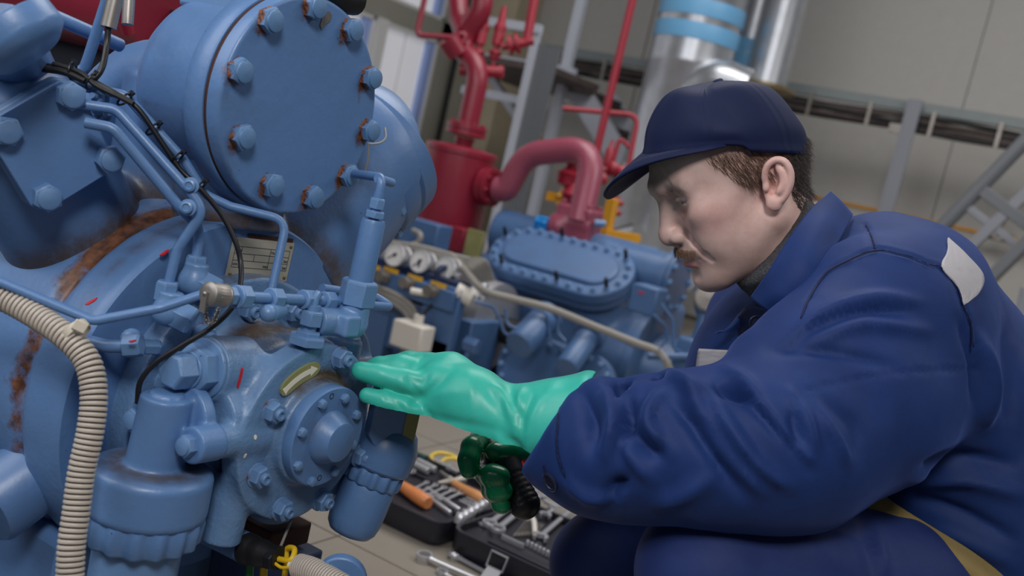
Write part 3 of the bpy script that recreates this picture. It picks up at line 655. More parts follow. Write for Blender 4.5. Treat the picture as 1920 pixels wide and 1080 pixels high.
A_ = np.linspace(an[1]+.11, an[1]-.03, 5); hw = np.linspace(.0062, .0003, 5)
band(g, [arcpt(a, rr+w_) for a, w_ in zip(A_, hw)], [arcpt(a, rr-w_) for a, w_ in zip(A_, hw)], PX+.0022, .0006).obj('arrow', 'arrow_cream', AR, smooth=None)
# paint scars on the casting
for px, py, L, wd, mt in ((453, 712, .011, .0016, 'red_mark'), (483, 821, .0026, .0018, 'arrow_cream'), (461, 859, .003, .0015, 'arrow_cream')):
    dd = PMV-CAMP; zz = dd@FWD; qx = 960+FPX*(dd@IR)/zz; qy = 540-FPX*(dd@IU)/zz; m_ = np.flatnonzero(np.hypot(qx-px, qy-py) < 5); i = m_[np.argmin(zz[m_])]
    fr = frame(PMV[i], PMN[i], IU+IR*.15); G().prism(fr, [(L*math.cos(a), wd*math.sin(a)) for a in np.linspace(0, 2*PI, 10, endpoint=False)], -.001, .0007).obj('paint_scar', mt, PM, smooth=None)
# hex plug on its boss
HX = A3(0, -1, 0)
HP = G(); HP.lathe((-.735, .7065, .580), HX, [(.031, 0), (.031, .003), (.029, .004)], 36); HP.hexp((-.735, .703, .580), HX, .046, .017, .3, .12)
HP.obj('union_nut', 'blue_light', K, bevel=.0008)
HQ = G(); HQ.lathe((-.735, .687, .580), HX, [(.019, 0), (.019, .004)], 30); HQ.hexp((-.735, .683, .580), HX, .033, .022, .52, .1); HQ.obj('hex_plug', 'blue_light', K, bevel=.0008)
# ---- oil strainer: boss, bolted ears, cup, scalloped ring, bowl
sx, sy = -.735, .664
zt_, zc1, zc0, zr0 = zat(sx, sy, 742), zat(sx, sy, 872), zat(sx, sy, 962), zat(sx, sy, 1008)
rc = rpx((sx, sy, (zc0+zc1)/2), 113)
v = Vol((sx-.09, sy-.09, zc0-.02), (sx+.09, sy+.09, zt_+.02), .002)
v.u(p_cyl((sx, sy, zc0), (sx, sy, zc1), rc, .009)); v.u(p_cyl((sx, sy, zc1-.02), (sx, sy, zt_), .0285, .003, .0245), .006)
v.u(p_cyl((sx, sy, zt_-.004), (sx, sy, zt_+.004), .0165, .0015), .001)
v.u(p_cyl((sx+.0, sy+.035, .527), (sx+.0, sy+.02, .527), .040, .003), .008); v.u(p_cyl((sx-.025, sy+.03, .522), (sx-.025, sy-.005, .522), .018, .002), .008)
v.u(p_cyl((-.695, .70, .517), (-.695, .668, .517), .0185, .002), .004)
V, F = v.mesh(); N = vnorm(V, F)
ST = place('oil_strainer', mkmesh('oil_strainer', V, F, 'blue', 60, dict(grime=.85*np.clip(N[:, 2]*1.5-.5, 0, 1)*(V[:, 2] < zc1+.01)*gauss(np.hypot(V[:, 0]-sx, V[:, 1]-sy)-.035, .022))), K)
fastener('bolt', 'blue_light', ST, (-.695, .668, .517), HX, .0195, .4); fastener('bolt', 'blue_light', ST, (sx-.027, sy-.005, .522), HX, .0205, .2)
def scal(rb, n=18, dep=.05):
    def m(a, r, h): return 1+dep*(.5+.5*math.cos(n*a)) if h > -1 else 1
    return m
hz = zc0-zr0
G().lathe((sx, sy, zr0), (0, 0, 1), [(rc*.86, 0), (rc*.90, .003), (rc*.92, hz*.9), (rc*.90, hz+.002)], 180, mod=scal(rc, 16, .09)).obj('scalloped_ring', 'blue', K, smooth=60)
G().lathe((sx, sy, zr0-.14), (0, 0, 1), [(.0, 0), (.03, .0), (.045, .006), (rc*.70, .02), (rc*.72, .142)], 64).obj('strainer_bowl', 'blue_light', K, smooth=60)
# ---- oil filter at the right, hung under its bracket
fa = at(712, 862, 1.2); fb = at(660, 985, 1.2); fax = (fb-fa)/np.linalg.norm(fb-fa); fup = -fax
r1 = rpx(fa, 62)
G().lathe(fa, fax, [(.0, -.052), (r1*.55, -.050), (r1*.82, -.040), (r1, -.022), (r1*1.02, -.012), (r1*1.0, .006), (r1*.93, .009)], 64).obj('filter_head', 'blue_deep', K)
G().lathe(fa, fax, [(r1*.80, .007), (r1*.84, .01), (r1*.84, .027), (r1*.78, .030), (r1*.7, .030)], 160, mod=scal(0, 14, .09)).obj('scalloped_ring', 'blue', K, smooth=60)
r2 = rpx(fa, 51); L = np.linalg.norm(at(657, 1003, 1.2)-fa)
G().lathe(fa, fax, [(r2*.95, .028), (r2, .034), (r2*1.01, L*.6), (r2*1.0, L-.022), (r2*.93, L-.010), (r2*.78, L-.003), (r2*.5, L), (.0, L)], 64).obj('filter_bowl', 'blue', K, smooth=60)
# filter bracket blade with olive label and small bolts
c = at(742, 812, 1.17); fr = frame(c, A3(.85, -.45, 0), (0, 0, 1)); b_ = G().prism((fr[0], fr[1], fr[2], fr[3]), [(-.026, -.026), (.06, -.026), (.06, .034), (-.004, .034), (-.022, .020)], -.016, 0).obj('filter_bracket', 'blue', K, bevel=.002)
G().box((.02, -.017, .0006), (.036, .0085, .0006), fr).obj('label_strip', 'olive', b_)
fastener('bolt', 'blue_nut', b_, onp(724, 846, 0, c[0]-.002)*0+fr[0]+fr[1]*-.019+fr[2]*-.017, fr[3], .0085)
G().prism((onp(668, 862, 0, -.70), A3(0, 1, 0), A3(0, 0, 1), AX), [(-.02, .0), (.014, -.008), (.016, .012), (-.005, .022)], -.012, .004).obj('boss', 'blue_cast', K, bevel=.004)
# ---- name plate riveted to the crankcase face
c0, cx_, cz_ = onp(488, 487, 0, -.8155), onp(562, 497, 0, -.8155), onp(479, 524, 0, -.8155); 
ey = A3(0, 1, -.03); ey /= np.linalg.norm(ey); ez = np.cross(AX, ey); hw, hh = .048, .0235
fr = (c0, ey, ez, AX); NP = G().box((0, 0, .0008), (hw, hh, .0008), fr).obj('name_plate', 'plate_grey', K)
g = G()
for y in (.0135, .0055, -.0025, -.0105): g.box((.0, y, .0017), (hw*.90, .0003, .0002), fr)
for x, y0, y1 in ((-.0432, -.0105, .0135), (.0432, -.0105, .0135), (-.033, -.0105, .0135), (-.012, -.0025, .0055), (.012, -.0105, .0135), (.020, -.0025, .0135)): g.box((x, (y0+y1)/2, .0017), (.0003, abs(y1-y0)/2, .0002), fr)
g.obj('ruled_lines', 'ink_grey', NP, smooth=None)
def text(s, size, fr, mat, parent, name='lettering', ext=.0002, align='LEFT'):
    cu = bpy.data.curves.new(name, 'FONT'); cu.body = s; cu.size = size; cu.extrude = ext; cu.align_x = align; cu.materials.append(MT[mat])
    to = bpy.data.objects.new('tmp', cu); me = bpy.data.meshes.new_from_object(to); me.name = name; bpy.data.objects.remove(to); return place(name, me, parent, fmat(fr))
for s_, x, y in (('Type', -.0425, .0078), ('No.', .0130, .0078), ('n/m', -.0425, -.0082), ('bar', .036, -.0008), ('bar', .036, -.0088), ('max.', .004, -.0088)):
    text(s_, .0052, (c0+ey*x+ez*y+AX*.0018, ey, ez, AX), 'ink_grey', NP)
for x, y in ((-.9, .8), (.9, .8), (-.9, -.8), (.9, -.8)): G().lathe(c0+ey*hw*x+ez*hh*y, AX, [(.0025, 0), (.0023, .0022), (.0012, .003), (0, .0032)], 12).obj('rivet', 'brass', NP)
G().box((.004, -hh-.004, .0001), (.02, .0045, .0001), fr).box((.01, hh+.002, .0001), (.036, .003, .0001), fr).obj('bare_primer', 'red_mark' if 0 else 'gasket', NP)
# ---- small bore pipework
def fitting(P, ax, af, L, parent=K, mat='blue_light', rot=.2, nm='union_nut', flange=0):
    ax = np.asarray(ax, float)/np.linalg.norm(ax); g = G(); g.hexp(np.asarray(P)-ax*L/2, ax, af, L, rot, .1)
    if flange: g.lathe(np.asarray(P)-ax*(L/2+.002), ax, [(af*.5, 0), (af*.55, .001), (af*.55, .002)], 20)
    return g.obj(nm, mat, parent, bevel=.0007)
pr_ = .0048
def pipe(pts, r=pr_, nm='tube', mat='blue', bend=.018): return G().tube(pts, r, 14, bend=bend).obj(nm, mat, K)
pipe([at(128, 158, .99), at(235, 178, 1.01), at(345, 300, 1.03), at(385, 365, 1.04), at(432, 387, 1.05), at(538, 413, 1.07), at(508, 550, 1.06)])
pipe([at(140, 194, .97), at(218, 205, .985), at(350, 352, 1.00), at(382, 395, 1.005), at(332, 468, 1.005), at(315, 536, 1.005)], .0052)
pipe([at(160, 230, .96), at(212, 240, .965), at(340, 392, 1.0), at(372, 425, 1.03), at(372, 455, 1.035), at(367, 490, 1.035)], .0054)
pipe([at(-40, 512, .92), at(175, 602, .93), at(300, 578, .945), at(392, 548, .97)], .0047)
pipe([at(165, 640, .98), at(200, 649, .97), at(255, 650, .97)], .0066)
N1 = fitting(at(312, 545, 1.005), (0, 0, 1), .0205, .020); fitting(at(367, 497, 1.035), (0, 0, 1), .0205, .020)
for c, e in ((at(316, 583, 1.005), (-.75, .75)), (at(364, 528, 1.035), (-.7, .6))):
    v = Vol(c-.04, c+.04, .0015); v.u(p_sph(c, .0165)); v.u(p_cyl(c, c+A3(0, 0, .02), .0125, .002), .004); V, F = v.mesh(); el = place('elbow', mkmesh('elbow', V, F, 'blue_light', 60), K)
    fitting(c+A3(.012, .010, -.004), A3(.8, .6, -.3), .028, .022, el, nm='hex_body')
fitting(at(250, 648, .97), at(270, 646, .97)-at(240, 648, .97), .021, .017); fitting(at(272, 650, .99), at(290, 650, .99)-at(240, 648, .97), .015, .03, nm='hex_body')
c = at(247, 636, .985); G().ball(c, .011, 16).obj('elbow', 'blue_light', K)
# gauge manifold along y
def mp(x, y): return onp(x, y, 0, -.70)
ml = mp(735, 574)-mp(440, 556); ml /= np.linalg.norm(ml)
MN = G().tube([mp(430, 556), mp(640, 566)], .0062, 16).obj('manifold', 'blue', K)
G().tube([mp(640, 568), mp(735, 576), mp(737, 573)+A3(-.03, 0, .004), mp(640, 560)+A3(-.03, 0, .004)], .0052, 12, bend=.012).obj('tube', 'blue', K)
for x, y, af in ((455, 557, .0215), (516, 560, .0200), (577, 562, .0195), (616, 564, .0185)): fitting(mp(x, y), ml, af, .014, MN, flange=1)
for x, y in ((430, 555),): fitting(mp(x, y), ml, .017, .012, MN)
# knurled quick coupling cap with chain
cp = G(); a0, a1 = mp(388, 551), mp(424, 555); axk = (a1-a0)/np.linalg.norm(a1-a0); Lk = np.linalg.norm(a1-a0)
KN = G().lathe(a0, axk, [(.0, -.001), (.006, -.001), (.0100, 0), (.0118, .0015), (.0118, Lk*.3), (.0113, Lk*.31), (.0113, Lk*.85), (.0118, Lk*.87), (.0105, Lk)], 64, mod=lambda a, r, h: 1+(.025*math.cos(24*a) if .0112 < r < .0114 else 0)).obj('knurled_cap', 'steel_dull', K, smooth=50)
G().ball(a0-axk*.002, .0028, 10).box((0, -.008, 0), (.0035, .010, .001), (a0-axk*.002, np.cross(axk, A3(0, 0, 1)), A3(0, 0, 1), axk)).obj('tab', 'steel_dull', KN)
ch = smoothline([at(385, 570, .955), at(386, 592, .955), at(390, 604, .955), at(397, 606, .96), at(404, 596, .965), at(411, 578, .97)], 4)
for i in range(len(ch)-1):
    u = ch[i+1]-ch[i]; fr = frame((ch[i]+ch[i+1])/2, u, IR if i % 2 else FWD); L = np.linalg.norm(u)*.75
    G().tube([fr[0]+fr[3]*L*math.cos(a)+fr[1]*.0022*math.sin(a) for a in np.linspace(0, 2*PI, 12, endpoint=False)], .0007, 6, closed=True).obj('chain_link', 'steel_dull', KN)
# stub valves below the manifold
for (x, y, d_) in ((455, 585, 1.03),): pass
c = mp(508, 582); G().tube([c+A3(.01, -.012, 0), c+A3(0, .012, .0)], .009, 16).ball(c+A3(.01, -.014, 0), .0092, 12).obj('stub', 'blue_light', K); fitting(c+A3(-.004, .014, .002), ml, .020, .014)
c = at(582, 606, 1.055); fitting(c+A3(0, 0, .006), (0, 0, 1), .022, .016); fitting(c-A3(0, 0, .012), (0, 0, 1), .024, .008); fitting(c-A3(0, 0, .018), (0, 0, 1), .036, .010)
G().cyl(c-A3(0, 0, .02), c+A3(0, 0, .02), .0075, 16).tube([c+A3(0, 0, .018), c+A3(0, 0, .027), c+A3(0, .004, .034)], .0045, 10).obj('stem', 'blue_light', K)
# upright relief valve body with hex base and elbow
vb, vt = at(676, 528, 1.10), at(699, 410, 1.10); vu = A3(0, 0, 1.0)
vx, vy = vb[0], vb[1]; zb, ztp = vb[2], vt[2]
G().lathe((vx, vy, zb), vu, [(.0138, -.012), (.0138, ztp-zb-.004), (.0125, ztp-zb), (.010, ztp-zb)], 40).obj('valve_body', 'blue', K)
fitting((vx, vy, zb-.012), vu, .036, .028, rot=.5); fitting((vx, vy, ztp+.006), vu, .020, .008); fitting((vx, vy, ztp+.018), vu, .016, .012)
G().cyl((vx, vy, ztp), (vx, vy, ztp+.03), .006, 14).obj('stem', 'blue', K)
tp = A3(vx, vy, ztp+.045); pipe([A3(vx, vy, ztp+.022), tp+A3(0, 0, .002), at(665, 326, 1.16)], .0052, bend=.012); G().cyl(tp+A3(-.004, -.003, 0), at(735, 343, 1.115), .005, 12).obj('stub', 'blue', K)
v = Vol((vx-.06, vy-.06, zb-.075), (vx+.04, vy+.04, zb-.01), .002); v.u(p_cyl((vx, vy, zb-.05), (vx, vy, zb-.02), .0170, .002)); v.u(p_sph((vx, vy, zb-.048), .0172), .004)
v.u(p_cyl((vx, vy, zb-.048), (vx-.008, vy-.05, zb-.046), .0155, .003), .006); v.u(p_box((vx+.012, vy-.022, zb-.046), (.010, .012, .012), None, .003), .003)
V, F = v.mesh(); place('elbow', mkmesh('elbow', V, F, 'blue_light', 60), K)
# clip screws on the pipes
for x, y, d_ in ((188, 185, 1.0), (193, 214, 1.0)):
    c = at(x, y, d_); axs = at(x-20, y-8, d_-.02)-c; axs /= np.linalg.norm(axs)
    G().cyl(c, c+axs*.016, .003, 10).hexp(c, axs, .012, .007, .2).lathe(c-axs*.003, axs, [(.0085, 0), (.0085, .003)], 20).obj('clip_screw', 'blue_light', K)
for x, y, d_ in ((356, 348, .995), (351, 389, .99)):
    c = at(x, y, d_); axs = (CAMP-c)/np.linalg.norm(CAMP-c)-IR*.3; G().lathe(c-axs*.004, axs, [(.0085, 0), (.0085, .002), (.006, .0025), (.006, .007), (.004, .008), (.003, .0065), (0, .0065)], 18).obj('clip_screw', 'blue_light', K)
# sensor wells and their lines at the very top
pipe([at(207, -20, 1.0), at(166, 108, 1.03), at(158, 130, 1.035), at(140, 136, 1.035)], .0055, bend=.02)
G().cyl(at(220, -20, 1.0), at(203, 52, 1.0), .0078, 18).obj('sensor_well', 'steel_dull', K); G().cyl(at(243, -20, 1.05), at(239, 46, 1.05), .0062, 18).obj('sensor_well', 'steel_dull', K)
# ---- lower end: cable gland pipe and the dark block beneath the pump
G().tube([at(385, 990, 1.12), at(466, 1030, 1.07)], .0165, 24).obj('gland_pipe', 'blue', K)
o = G().tube(smoothline([at(462, 1028, 1.072), at(490, 1038, 1.06), at(524, 1046, 1.05)], 6), [.0172, .0168, .015, .0155, .0135, .012, .0125], 18).obj('shrink_sleeve', 'black_rubber', K)
fitting(at(512, 1048, 1.05), at(524, 1050, 1.05)-at(490, 1040, 1.06), .022, .010, o, 'black')
G().tube(smoothline([at(520, 1048, 1.05), at(545, 1050, 1.04), at(552, 1030, 1.05), at(538, 1030, 1.06), at(536, 1060, 1.06), at(530, 1100, 1.06)], 6), .0032, 10).obj('earth_wire', 'wire_yellow', K)
G().tube(smoothline([at(515, 1056, 1.045), at(528, 1064, 1.04), at(545, 1063, 1.035), at(560, 1062, 1.035)], 6), .0018, 8).obj('earth_wire', 'wire_yellow', K)
for x in (470, 496): G().tube([at(x, 1045, 1.09), at(x-3, 1100, 1.09)], .0042, 8).obj('earth_wire', 'wire_yellow' if x > 480 else 'wire_green', K)
G().tube([at(549, 968, 1.12), at(520, 1040, 1.07)], .0016, 8).obj('tie_strip', 'cable_grey', K)
# corrugated sheath end
def corrugated(pts, r, pitch, name, parent, depth=.2, mats=('conduit', 'conduit_gap'), n=18):
    P = np.array(smoothline(pts, 24)); s = np.r_[0, np.cumsum(np.linalg.norm(np.diff(P, axis=0), axis=1))]; m = int(s[-1]/pitch)
    prof = ((.04, 1-depth), (.10, .97), (.3, 1.0), (.52, 1.0), (.72, .97), (.80, 1-depth)); ss, rr, mi = [], [], []
    for i in range(m):
        for k, (a, q) in enumerate(prof): ss.append((i+a)*pitch); rr.append(r*q); mi.append(1 if k == len(prof)-1 else 0)
    C = np.stack([np.interp(ss, s, P[:, i]) for i in range(3)], 1); g = G(); x = frame(C[0], C[1]-C[0])[1]; V, F, M_ = [], [], []
    for i in range(len(C)):
        T = C[min(i+3, len(C)-1)]-C[max(i-3, 0)]; _, x, y, _z = frame(C[i], T, x)
        for k in range(n): a = 2*PI*k/n; V.append(C[i]+(x*math.cos(a)+y*math.sin(a))*rr[i])
    for i in range(len(C)-1):
        for k in range(n): F.append((i*n+k, i*n+(k+1) % n, (i+1)*n+(k+1) % n, (i+1)*n+k)); M_.append(mi[i])
    g.v = [tuple(p) for p in V]; g.f = F; g.mi = M_
    return g.obj(name, list(mats), parent, smooth=50)
corrugated([at(560, 1062, 1.035), at(590, 1072, 1.02), at(640, 1100, 1.0), at(690, 1130, .99)], .0135, .0033, 'corrugated_sheath', K)
G().cyl(at(544, 1060, 1.04), at(580, 1070, 1.025), .005, 12).obj('sheath_core', 'white_plastic', K)
bl = thing('anchor_block', 'dark rusty anchor block on the floor under the pump end', 'foot', (-.80, .86, 0))
c = at(545, 1010, 1.2); G().box((c[0]-.03, c[1], c[2]/2-.02), (.045, .05, c[2]/2)).obj('block', 'dark_blue', bl, bevel=.004)
G().box((c[0]-.03, c[1], c[2]-.0), (.03, .035, .014)).obj('pad', 'gasket', bl, bevel=.003)
G().box((c[0]+.02, c[1]+.05, c[2]/2-.05), (.04, .04, c[2]/2-.02)).obj('block', 'gasket', bl, bevel=.004)
c = at(640, 1090, 1.02); q = thing('base_rail', 'rounded blue steel lug at the bottom edge beside the sheath', 'lug', c*A3(1, 1, 0))
fr = frame(c, (.5, -.35, .8)); v = [(math.cos(a)*.026, math.sin(a)*.026) for a in np.linspace(-.2, PI+.2, 16)]
G().prism((c, A3(.78, .6, 0)/.984, A3(0, -.1, .99), A3(.6, -.78, -.08)), v+[(-.026, -.3), (.026, -.3)], -.012, 0).obj('lug', 'blue', q, bevel=.002)
G().box((c[0], c[1], .01), (.05, .05, .01)).obj('foot_plate', 'dark_blue', q)
# ---- free running lines: each is a thing of its own
cd1 = corrugated([at(-60, 530, .93), at(0, 556, .93), at(60, 588, .925), at(122, 630, .915), at(163, 676, .91), at(176, 735, .905), at(170, 805, .90), at(153, 885, .895), at(143, 960, .89), at(134, 1025, .885), at(130, 1110, .88)], .0122, .0049, 'conduit', None, .16)
tag(cd1, 'ribbed grey corrugated conduit hanging in front of the blue drum', 'conduit')
c = at(142, 622, .915); tv = at(163, 676, .91)-at(122, 630, .915); fr = frame(c-.0*tv, tv, IU)
o = G().lathe(fr[0], fr[3], [(.0122, -.004), (.0136, -.0035), (.0136, .0035), (.0122, .004)], 28, cap=False).obj('band', 'tie_beige', None)
ct = thing('cable_tie', 'beige cable tie strapping the ribbed conduit to a blue tube', 'cable tie', c)
o.parent = ct; o.matrix_parent_inverse = WM[ct.name].inverted(); G().box((0, 0, 0), (.005, .006, .004), frame(at(150, 612, .905), CAMP-c, IU+IR*.6)).obj('lock_head', 'tie_beige', ct, bevel=.001)
G().tube([at(150, 612, .905), at(166, 594, .95)], .0022, 8).obj('tail', 'tie_beige', ct)
bc = thing('sensor_cable', 'thin black cable tied along the blue tubes and looping past the name plate', 'cable', at(360, 340, 1.02))
path = [(70, 122, .99), (120, 128, .985), (165, 148, .985), (215, 174, .99), (258, 203, .995), (300, 262, 1.005), (338, 318, 1.015), (372, 350, 1.02), (415, 402, 1.03), (442, 455, 1.035), (452, 500, 1.035), (448, 548, 1.01), (430, 583, .985), (392, 617, .97), (335, 652, .965), (290, 682, .965), (263, 716, .965), (258, 756, .97)]
G().tube(smoothline([at(*p) for p in path], 6), .0028, 10).obj('core', 'black', bc)
G().tube(smoothline([at(203, 50, 1.0), at(200, 85, 1.0), at(192, 125, .99), at(176, 147, .985), at(158, 146, .985)], 6), .0032, 10).obj('branch', 'black', bc)
G().tube(smoothline([at(72, 128, .985), at(120, 135, .98), at(160, 152, .98)], 5), .0035, 8).tube(smoothline([at(100, 120, .985), at(150, 136, .98), at(180, 160, .98), at(225, 182, .985), at(250, 195, .985)], 5), .0028, 8).obj('branch', 'black_rubber', bc)
for p, q in (((234, 186, 1.0), (17, 20)), ((287, 242, 1.01), (40, 45)), ((332, 296, 1.015), (40, 45)), ((374, 350, 1.025), (30, 35)), ((172, 152, .985), (50, 30)), ((136, 133, .985), (50, 8))):
    c = at(*p); u = IR*q[0]-IU*q[1]; fr = frame(c, u, FWD); g = G()
    g.tube([c+fr[1]*.0085*math.cos(a)+fr[2]*.0085*math.sin(a) for a in np.linspace(0, 2*PI, 16, endpoint=False)], .0012, 6, closed=True).box((0, .0085, 0), (.0025, .003, .002), fr).obj('zip_tie', 'black', bc)
# red header and dark machinery glimpsed behind the near compressor, top left
rh = thing('red_header', 'large dark red pipe passing behind the top of the near compressor', 'pipe', at(190, 0, 1.9))
G().tube([at(60, -30, 2.1), at(330, 30, 1.9)], .10, 28).obj('header', 'red', rh); G().tube([at(222, 0, 1.75), at(240, 60, 1.8)], .012, 12).obj('line', 'red_bright', rh)
dv = thing('motor_housing', 'dark navy machine frame behind the blue tubes at the top left', 'frame', at(120, 120, 2.0)*A3(1, 1, 0))
c = at(150, 140, 2.1); G().box((c[0], c[1], c[2]/2+.08), (.34, .05, c[2]/2+.08)).obj('frame', 'dark_void', dv)
# ------------------------------------------------------------------ THE FAR COMPRESSOR
BY, BZ = 3.60, .20
B = thing('compressor', 'blue compressor with long oval bolted cover, standing behind the reaching gloved hand', 'compressor', (-1.9, BY, 0))
sn, cs = math.sin(math.radians(38)), math.cos(math.radians(38)); BN = A3(0, -sn, cs); BT = A3(0, -cs, -sn)      # oval cover: normal, downhill
OC = at(1050, 487, 3.8); OL, OW = .305, .145
def stad(L, W, n=16):
    P = []
    for s, c in ((1, L-W), (-1, -(L-W))):
        for k in range(n+1): a = -PI/2+PI*k/n if s > 0 else PI/2+PI*k/n; P.append((c+W*math.cos(a), W*math.sin(a)))
    return P
ofr = (OC, AX, -BT, BN)
# body casting
v = Vol((-2.42, BY-.36, .0), (-1.36, BY+.4, .78), .011)
v.u(p_cyl((-2.36, BY, BZ), (-1.42, BY, BZ), .235, .02))
for dx in (-.16, 0, .16): v.u(p_cone(OC+A3(dx, 0, 0)-BN*.20, A3(OC[0]+dx, BY-.03, BZ), .128, .16), .05)
v.u(p_box((OC[0]-.03, BY+.03, .33), (.42, .17, .13), None, .04), .06)
v.u(p_cyl((-2.2, BY, .555), (-1.47, BY, .555), .1, .01), .04)
v.u(p_cyl((-1.52, BY, BZ), (-1.41, BY, BZ), .245, .01), .01)
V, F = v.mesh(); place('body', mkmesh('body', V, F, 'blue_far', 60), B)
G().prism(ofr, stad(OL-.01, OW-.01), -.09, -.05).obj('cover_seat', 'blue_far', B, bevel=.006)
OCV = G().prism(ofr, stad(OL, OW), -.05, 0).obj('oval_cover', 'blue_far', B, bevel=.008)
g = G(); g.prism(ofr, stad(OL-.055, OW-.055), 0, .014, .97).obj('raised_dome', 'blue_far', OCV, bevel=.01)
per = stad(OL-.024, OW-.024, 24); per = [A3(*p) for p in per]; seg = np.r_[0, np.cumsum([np.linalg.norm(per[(i+1) % len(per)]-per[i]) for i in range(len(per))])]
for k in range(28):
    s = seg[-1]*k/28; i = np.searchsorted(seg, s, 'right')-1; t_ = (s-seg[i])/(seg[i+1]-seg[i]); p = per[i]*(1-t_)+per[(i+1) % len(per)]*t_
    q = OC+AX*p[0]-BT*p[1]; fastener('nut', 'blue_nut', OCV, q, BN, .021, k)
    if k in (2, 6, 12, 17, 21, 26): G().cyl(q+BN*.01, q+BN*.052, .0085, 10, .007).obj('stud_cap', 'black', OCV)
for p in ((1000, 488), (930, 500), (965, 512)):
    pass
# end face: flange, pump, round covers
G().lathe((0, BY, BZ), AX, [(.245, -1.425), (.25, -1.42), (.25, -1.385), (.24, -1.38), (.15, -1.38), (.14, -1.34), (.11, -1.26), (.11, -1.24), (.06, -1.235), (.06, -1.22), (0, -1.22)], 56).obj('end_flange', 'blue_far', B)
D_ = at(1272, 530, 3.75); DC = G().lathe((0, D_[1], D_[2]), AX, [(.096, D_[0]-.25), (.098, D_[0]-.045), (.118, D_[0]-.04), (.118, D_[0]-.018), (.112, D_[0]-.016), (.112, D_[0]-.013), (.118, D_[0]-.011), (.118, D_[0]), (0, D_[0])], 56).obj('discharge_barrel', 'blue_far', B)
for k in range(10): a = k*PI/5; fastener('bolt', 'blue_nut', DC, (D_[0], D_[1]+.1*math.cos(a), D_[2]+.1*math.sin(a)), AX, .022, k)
c = at(1215, 562, 3.45); SB = G().box((c[0], c[1], c[2]), (.05, .045, .05)).obj('solenoid_box', 'blue_far', B, bevel=.008)
G().box((c[0]-.012, c[1]-.046, c[2]+.022), (.012, .001, .003)).obj('red_mark', 'red_mark', SB)
# inspection cover on the flank facing the hand
ic = at(1040, 705, 3.52); ifr = (ic, AX, A3(0, .25, .968), A3(0, -.968, .25))
IC = G().prism(ifr, stad(.235, .12), -.03, .012).obj('inspection_cover', 'blue_far', B, bevel=.005)
for k, p in enumerate(stad(.215, .10, 7)): fastener('bolt', 'blue_nut', IC, ic+AX*p[0]+ifr[2]*p[1]+ifr[3]*.012, ifr[3], .021, k)
for k in range(5): fastener('bolt', 'blue_nut', IC, ic+AX*(-.1+.05*k)+ifr[2]*.10+ifr[3]*.012, ifr[3], .021, k)
# two unloader pots hung on the flank
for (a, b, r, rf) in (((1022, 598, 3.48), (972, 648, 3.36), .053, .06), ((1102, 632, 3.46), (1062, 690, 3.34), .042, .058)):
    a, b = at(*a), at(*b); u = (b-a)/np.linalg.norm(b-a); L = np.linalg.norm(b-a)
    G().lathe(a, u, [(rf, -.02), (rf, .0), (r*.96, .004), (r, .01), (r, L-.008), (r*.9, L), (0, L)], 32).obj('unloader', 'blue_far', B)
# control tubes
for pts, dd in (([(890, 565), (925, 575), (938, 600), (945, 625), (972, 634), (990, 628)], 3.38), ([(905, 550), (960, 562), (1025, 588), (1032, 640), (1075, 660)], 3.40), ([(948, 580), (950, 608), (968, 616)], 3.36),
                ([(1045, 600), (1046, 625), (1060, 640)], 3.38), ([(1000, 568), (1100, 605), (1190, 650), (1240, 660)], 3.40), ([(1225, 590), (1250, 612), (1250, 640), (1215, 668)], 3.36), ([(1240, 570), (1262, 600), (1262, 655), (1300, 668)], 3.34)):
    G().tube([at(x, y, dd) for x, y in pts], .0055, 8, bend=.03).obj('control_tube', 'blue_far', B)
# pump end stuff at the right
c = at(1325, 590, 3.3); G().cyl(at(1330, 560, 3.35), at(1305, 650, 3.35), .022, 16).obj('relief_valve', 'blue_far', B)
G().tube([at(1215, 668, 3.3), at(1330, 668, 3.3)], .012, 10).obj('manifold', 'blue_far', B); fitting(at(1300, 668, 3.3), at(1330, 668, 3.3)-at(1300, 668, 3.3), .034, .03, B, 'blue_far')
c = at(1327, 558, 3.3); G().lathe(c, CAMP-c, [(.046, -.04), (.048, 0), (.04, .008), (0, .01)], 28).obj('gauge_back', 'steel_dull', B)
c = at(1318, 700, 3.3); G().box((c[0]-.05, c[1]+.1, c[2]), (.07, .1, .1)).obj('pump_block', 'blue_far', B, bevel=.015)
c = at(1295, 740, 3.4); G().cyl(c-A3(.05, 0, 0), c+A3(.06, 0, 0), .06, 20).obj('pump_cap', 'blue_far', B)
c = at(1352, 540, 3.6); G().lathe(c, (1, -.2, 0), [(.13, -.03), (.135, -.025), (.135, .02), (.12, .025), (0, .03)], 36).obj('bank_flange', 'blue_far', B)
G().box((-1.9, BY, .03), (.5, .3, .03)).obj('base_frame', 'dark_blue', B)
G().box((at(880, 700, 3.6)[0], at(880, 700, 3.6)[1], .14), (.03, .1, .14)).obj('foot', 'blue_far', B, bevel=.006)
c = at(885, 648, 3.4); fitting(c, AX, .05, .05, B, 'blue_far'); G().tube([c, at(868, 680, 3.4)], .01, 8).obj('drain_tube', 'blue_far', B)
yl_ = thing('valve', 'yellow valve housing glimpsed between the far machine and worker collar', 'valve', at(1382, 545, 4.1)*A3(1, 1, 0))
c = at(1390, 545, 4.1); G().box((c[0], c[1], c[2]), (.07, .05, .1)).obj('housing', 'yellow', yl_, bevel=.01); G().cyl((c[0], c[1], 0), (c[0], c[1], c[2]-.1), .04, 14).obj('pipe', 'yellow', yl_)
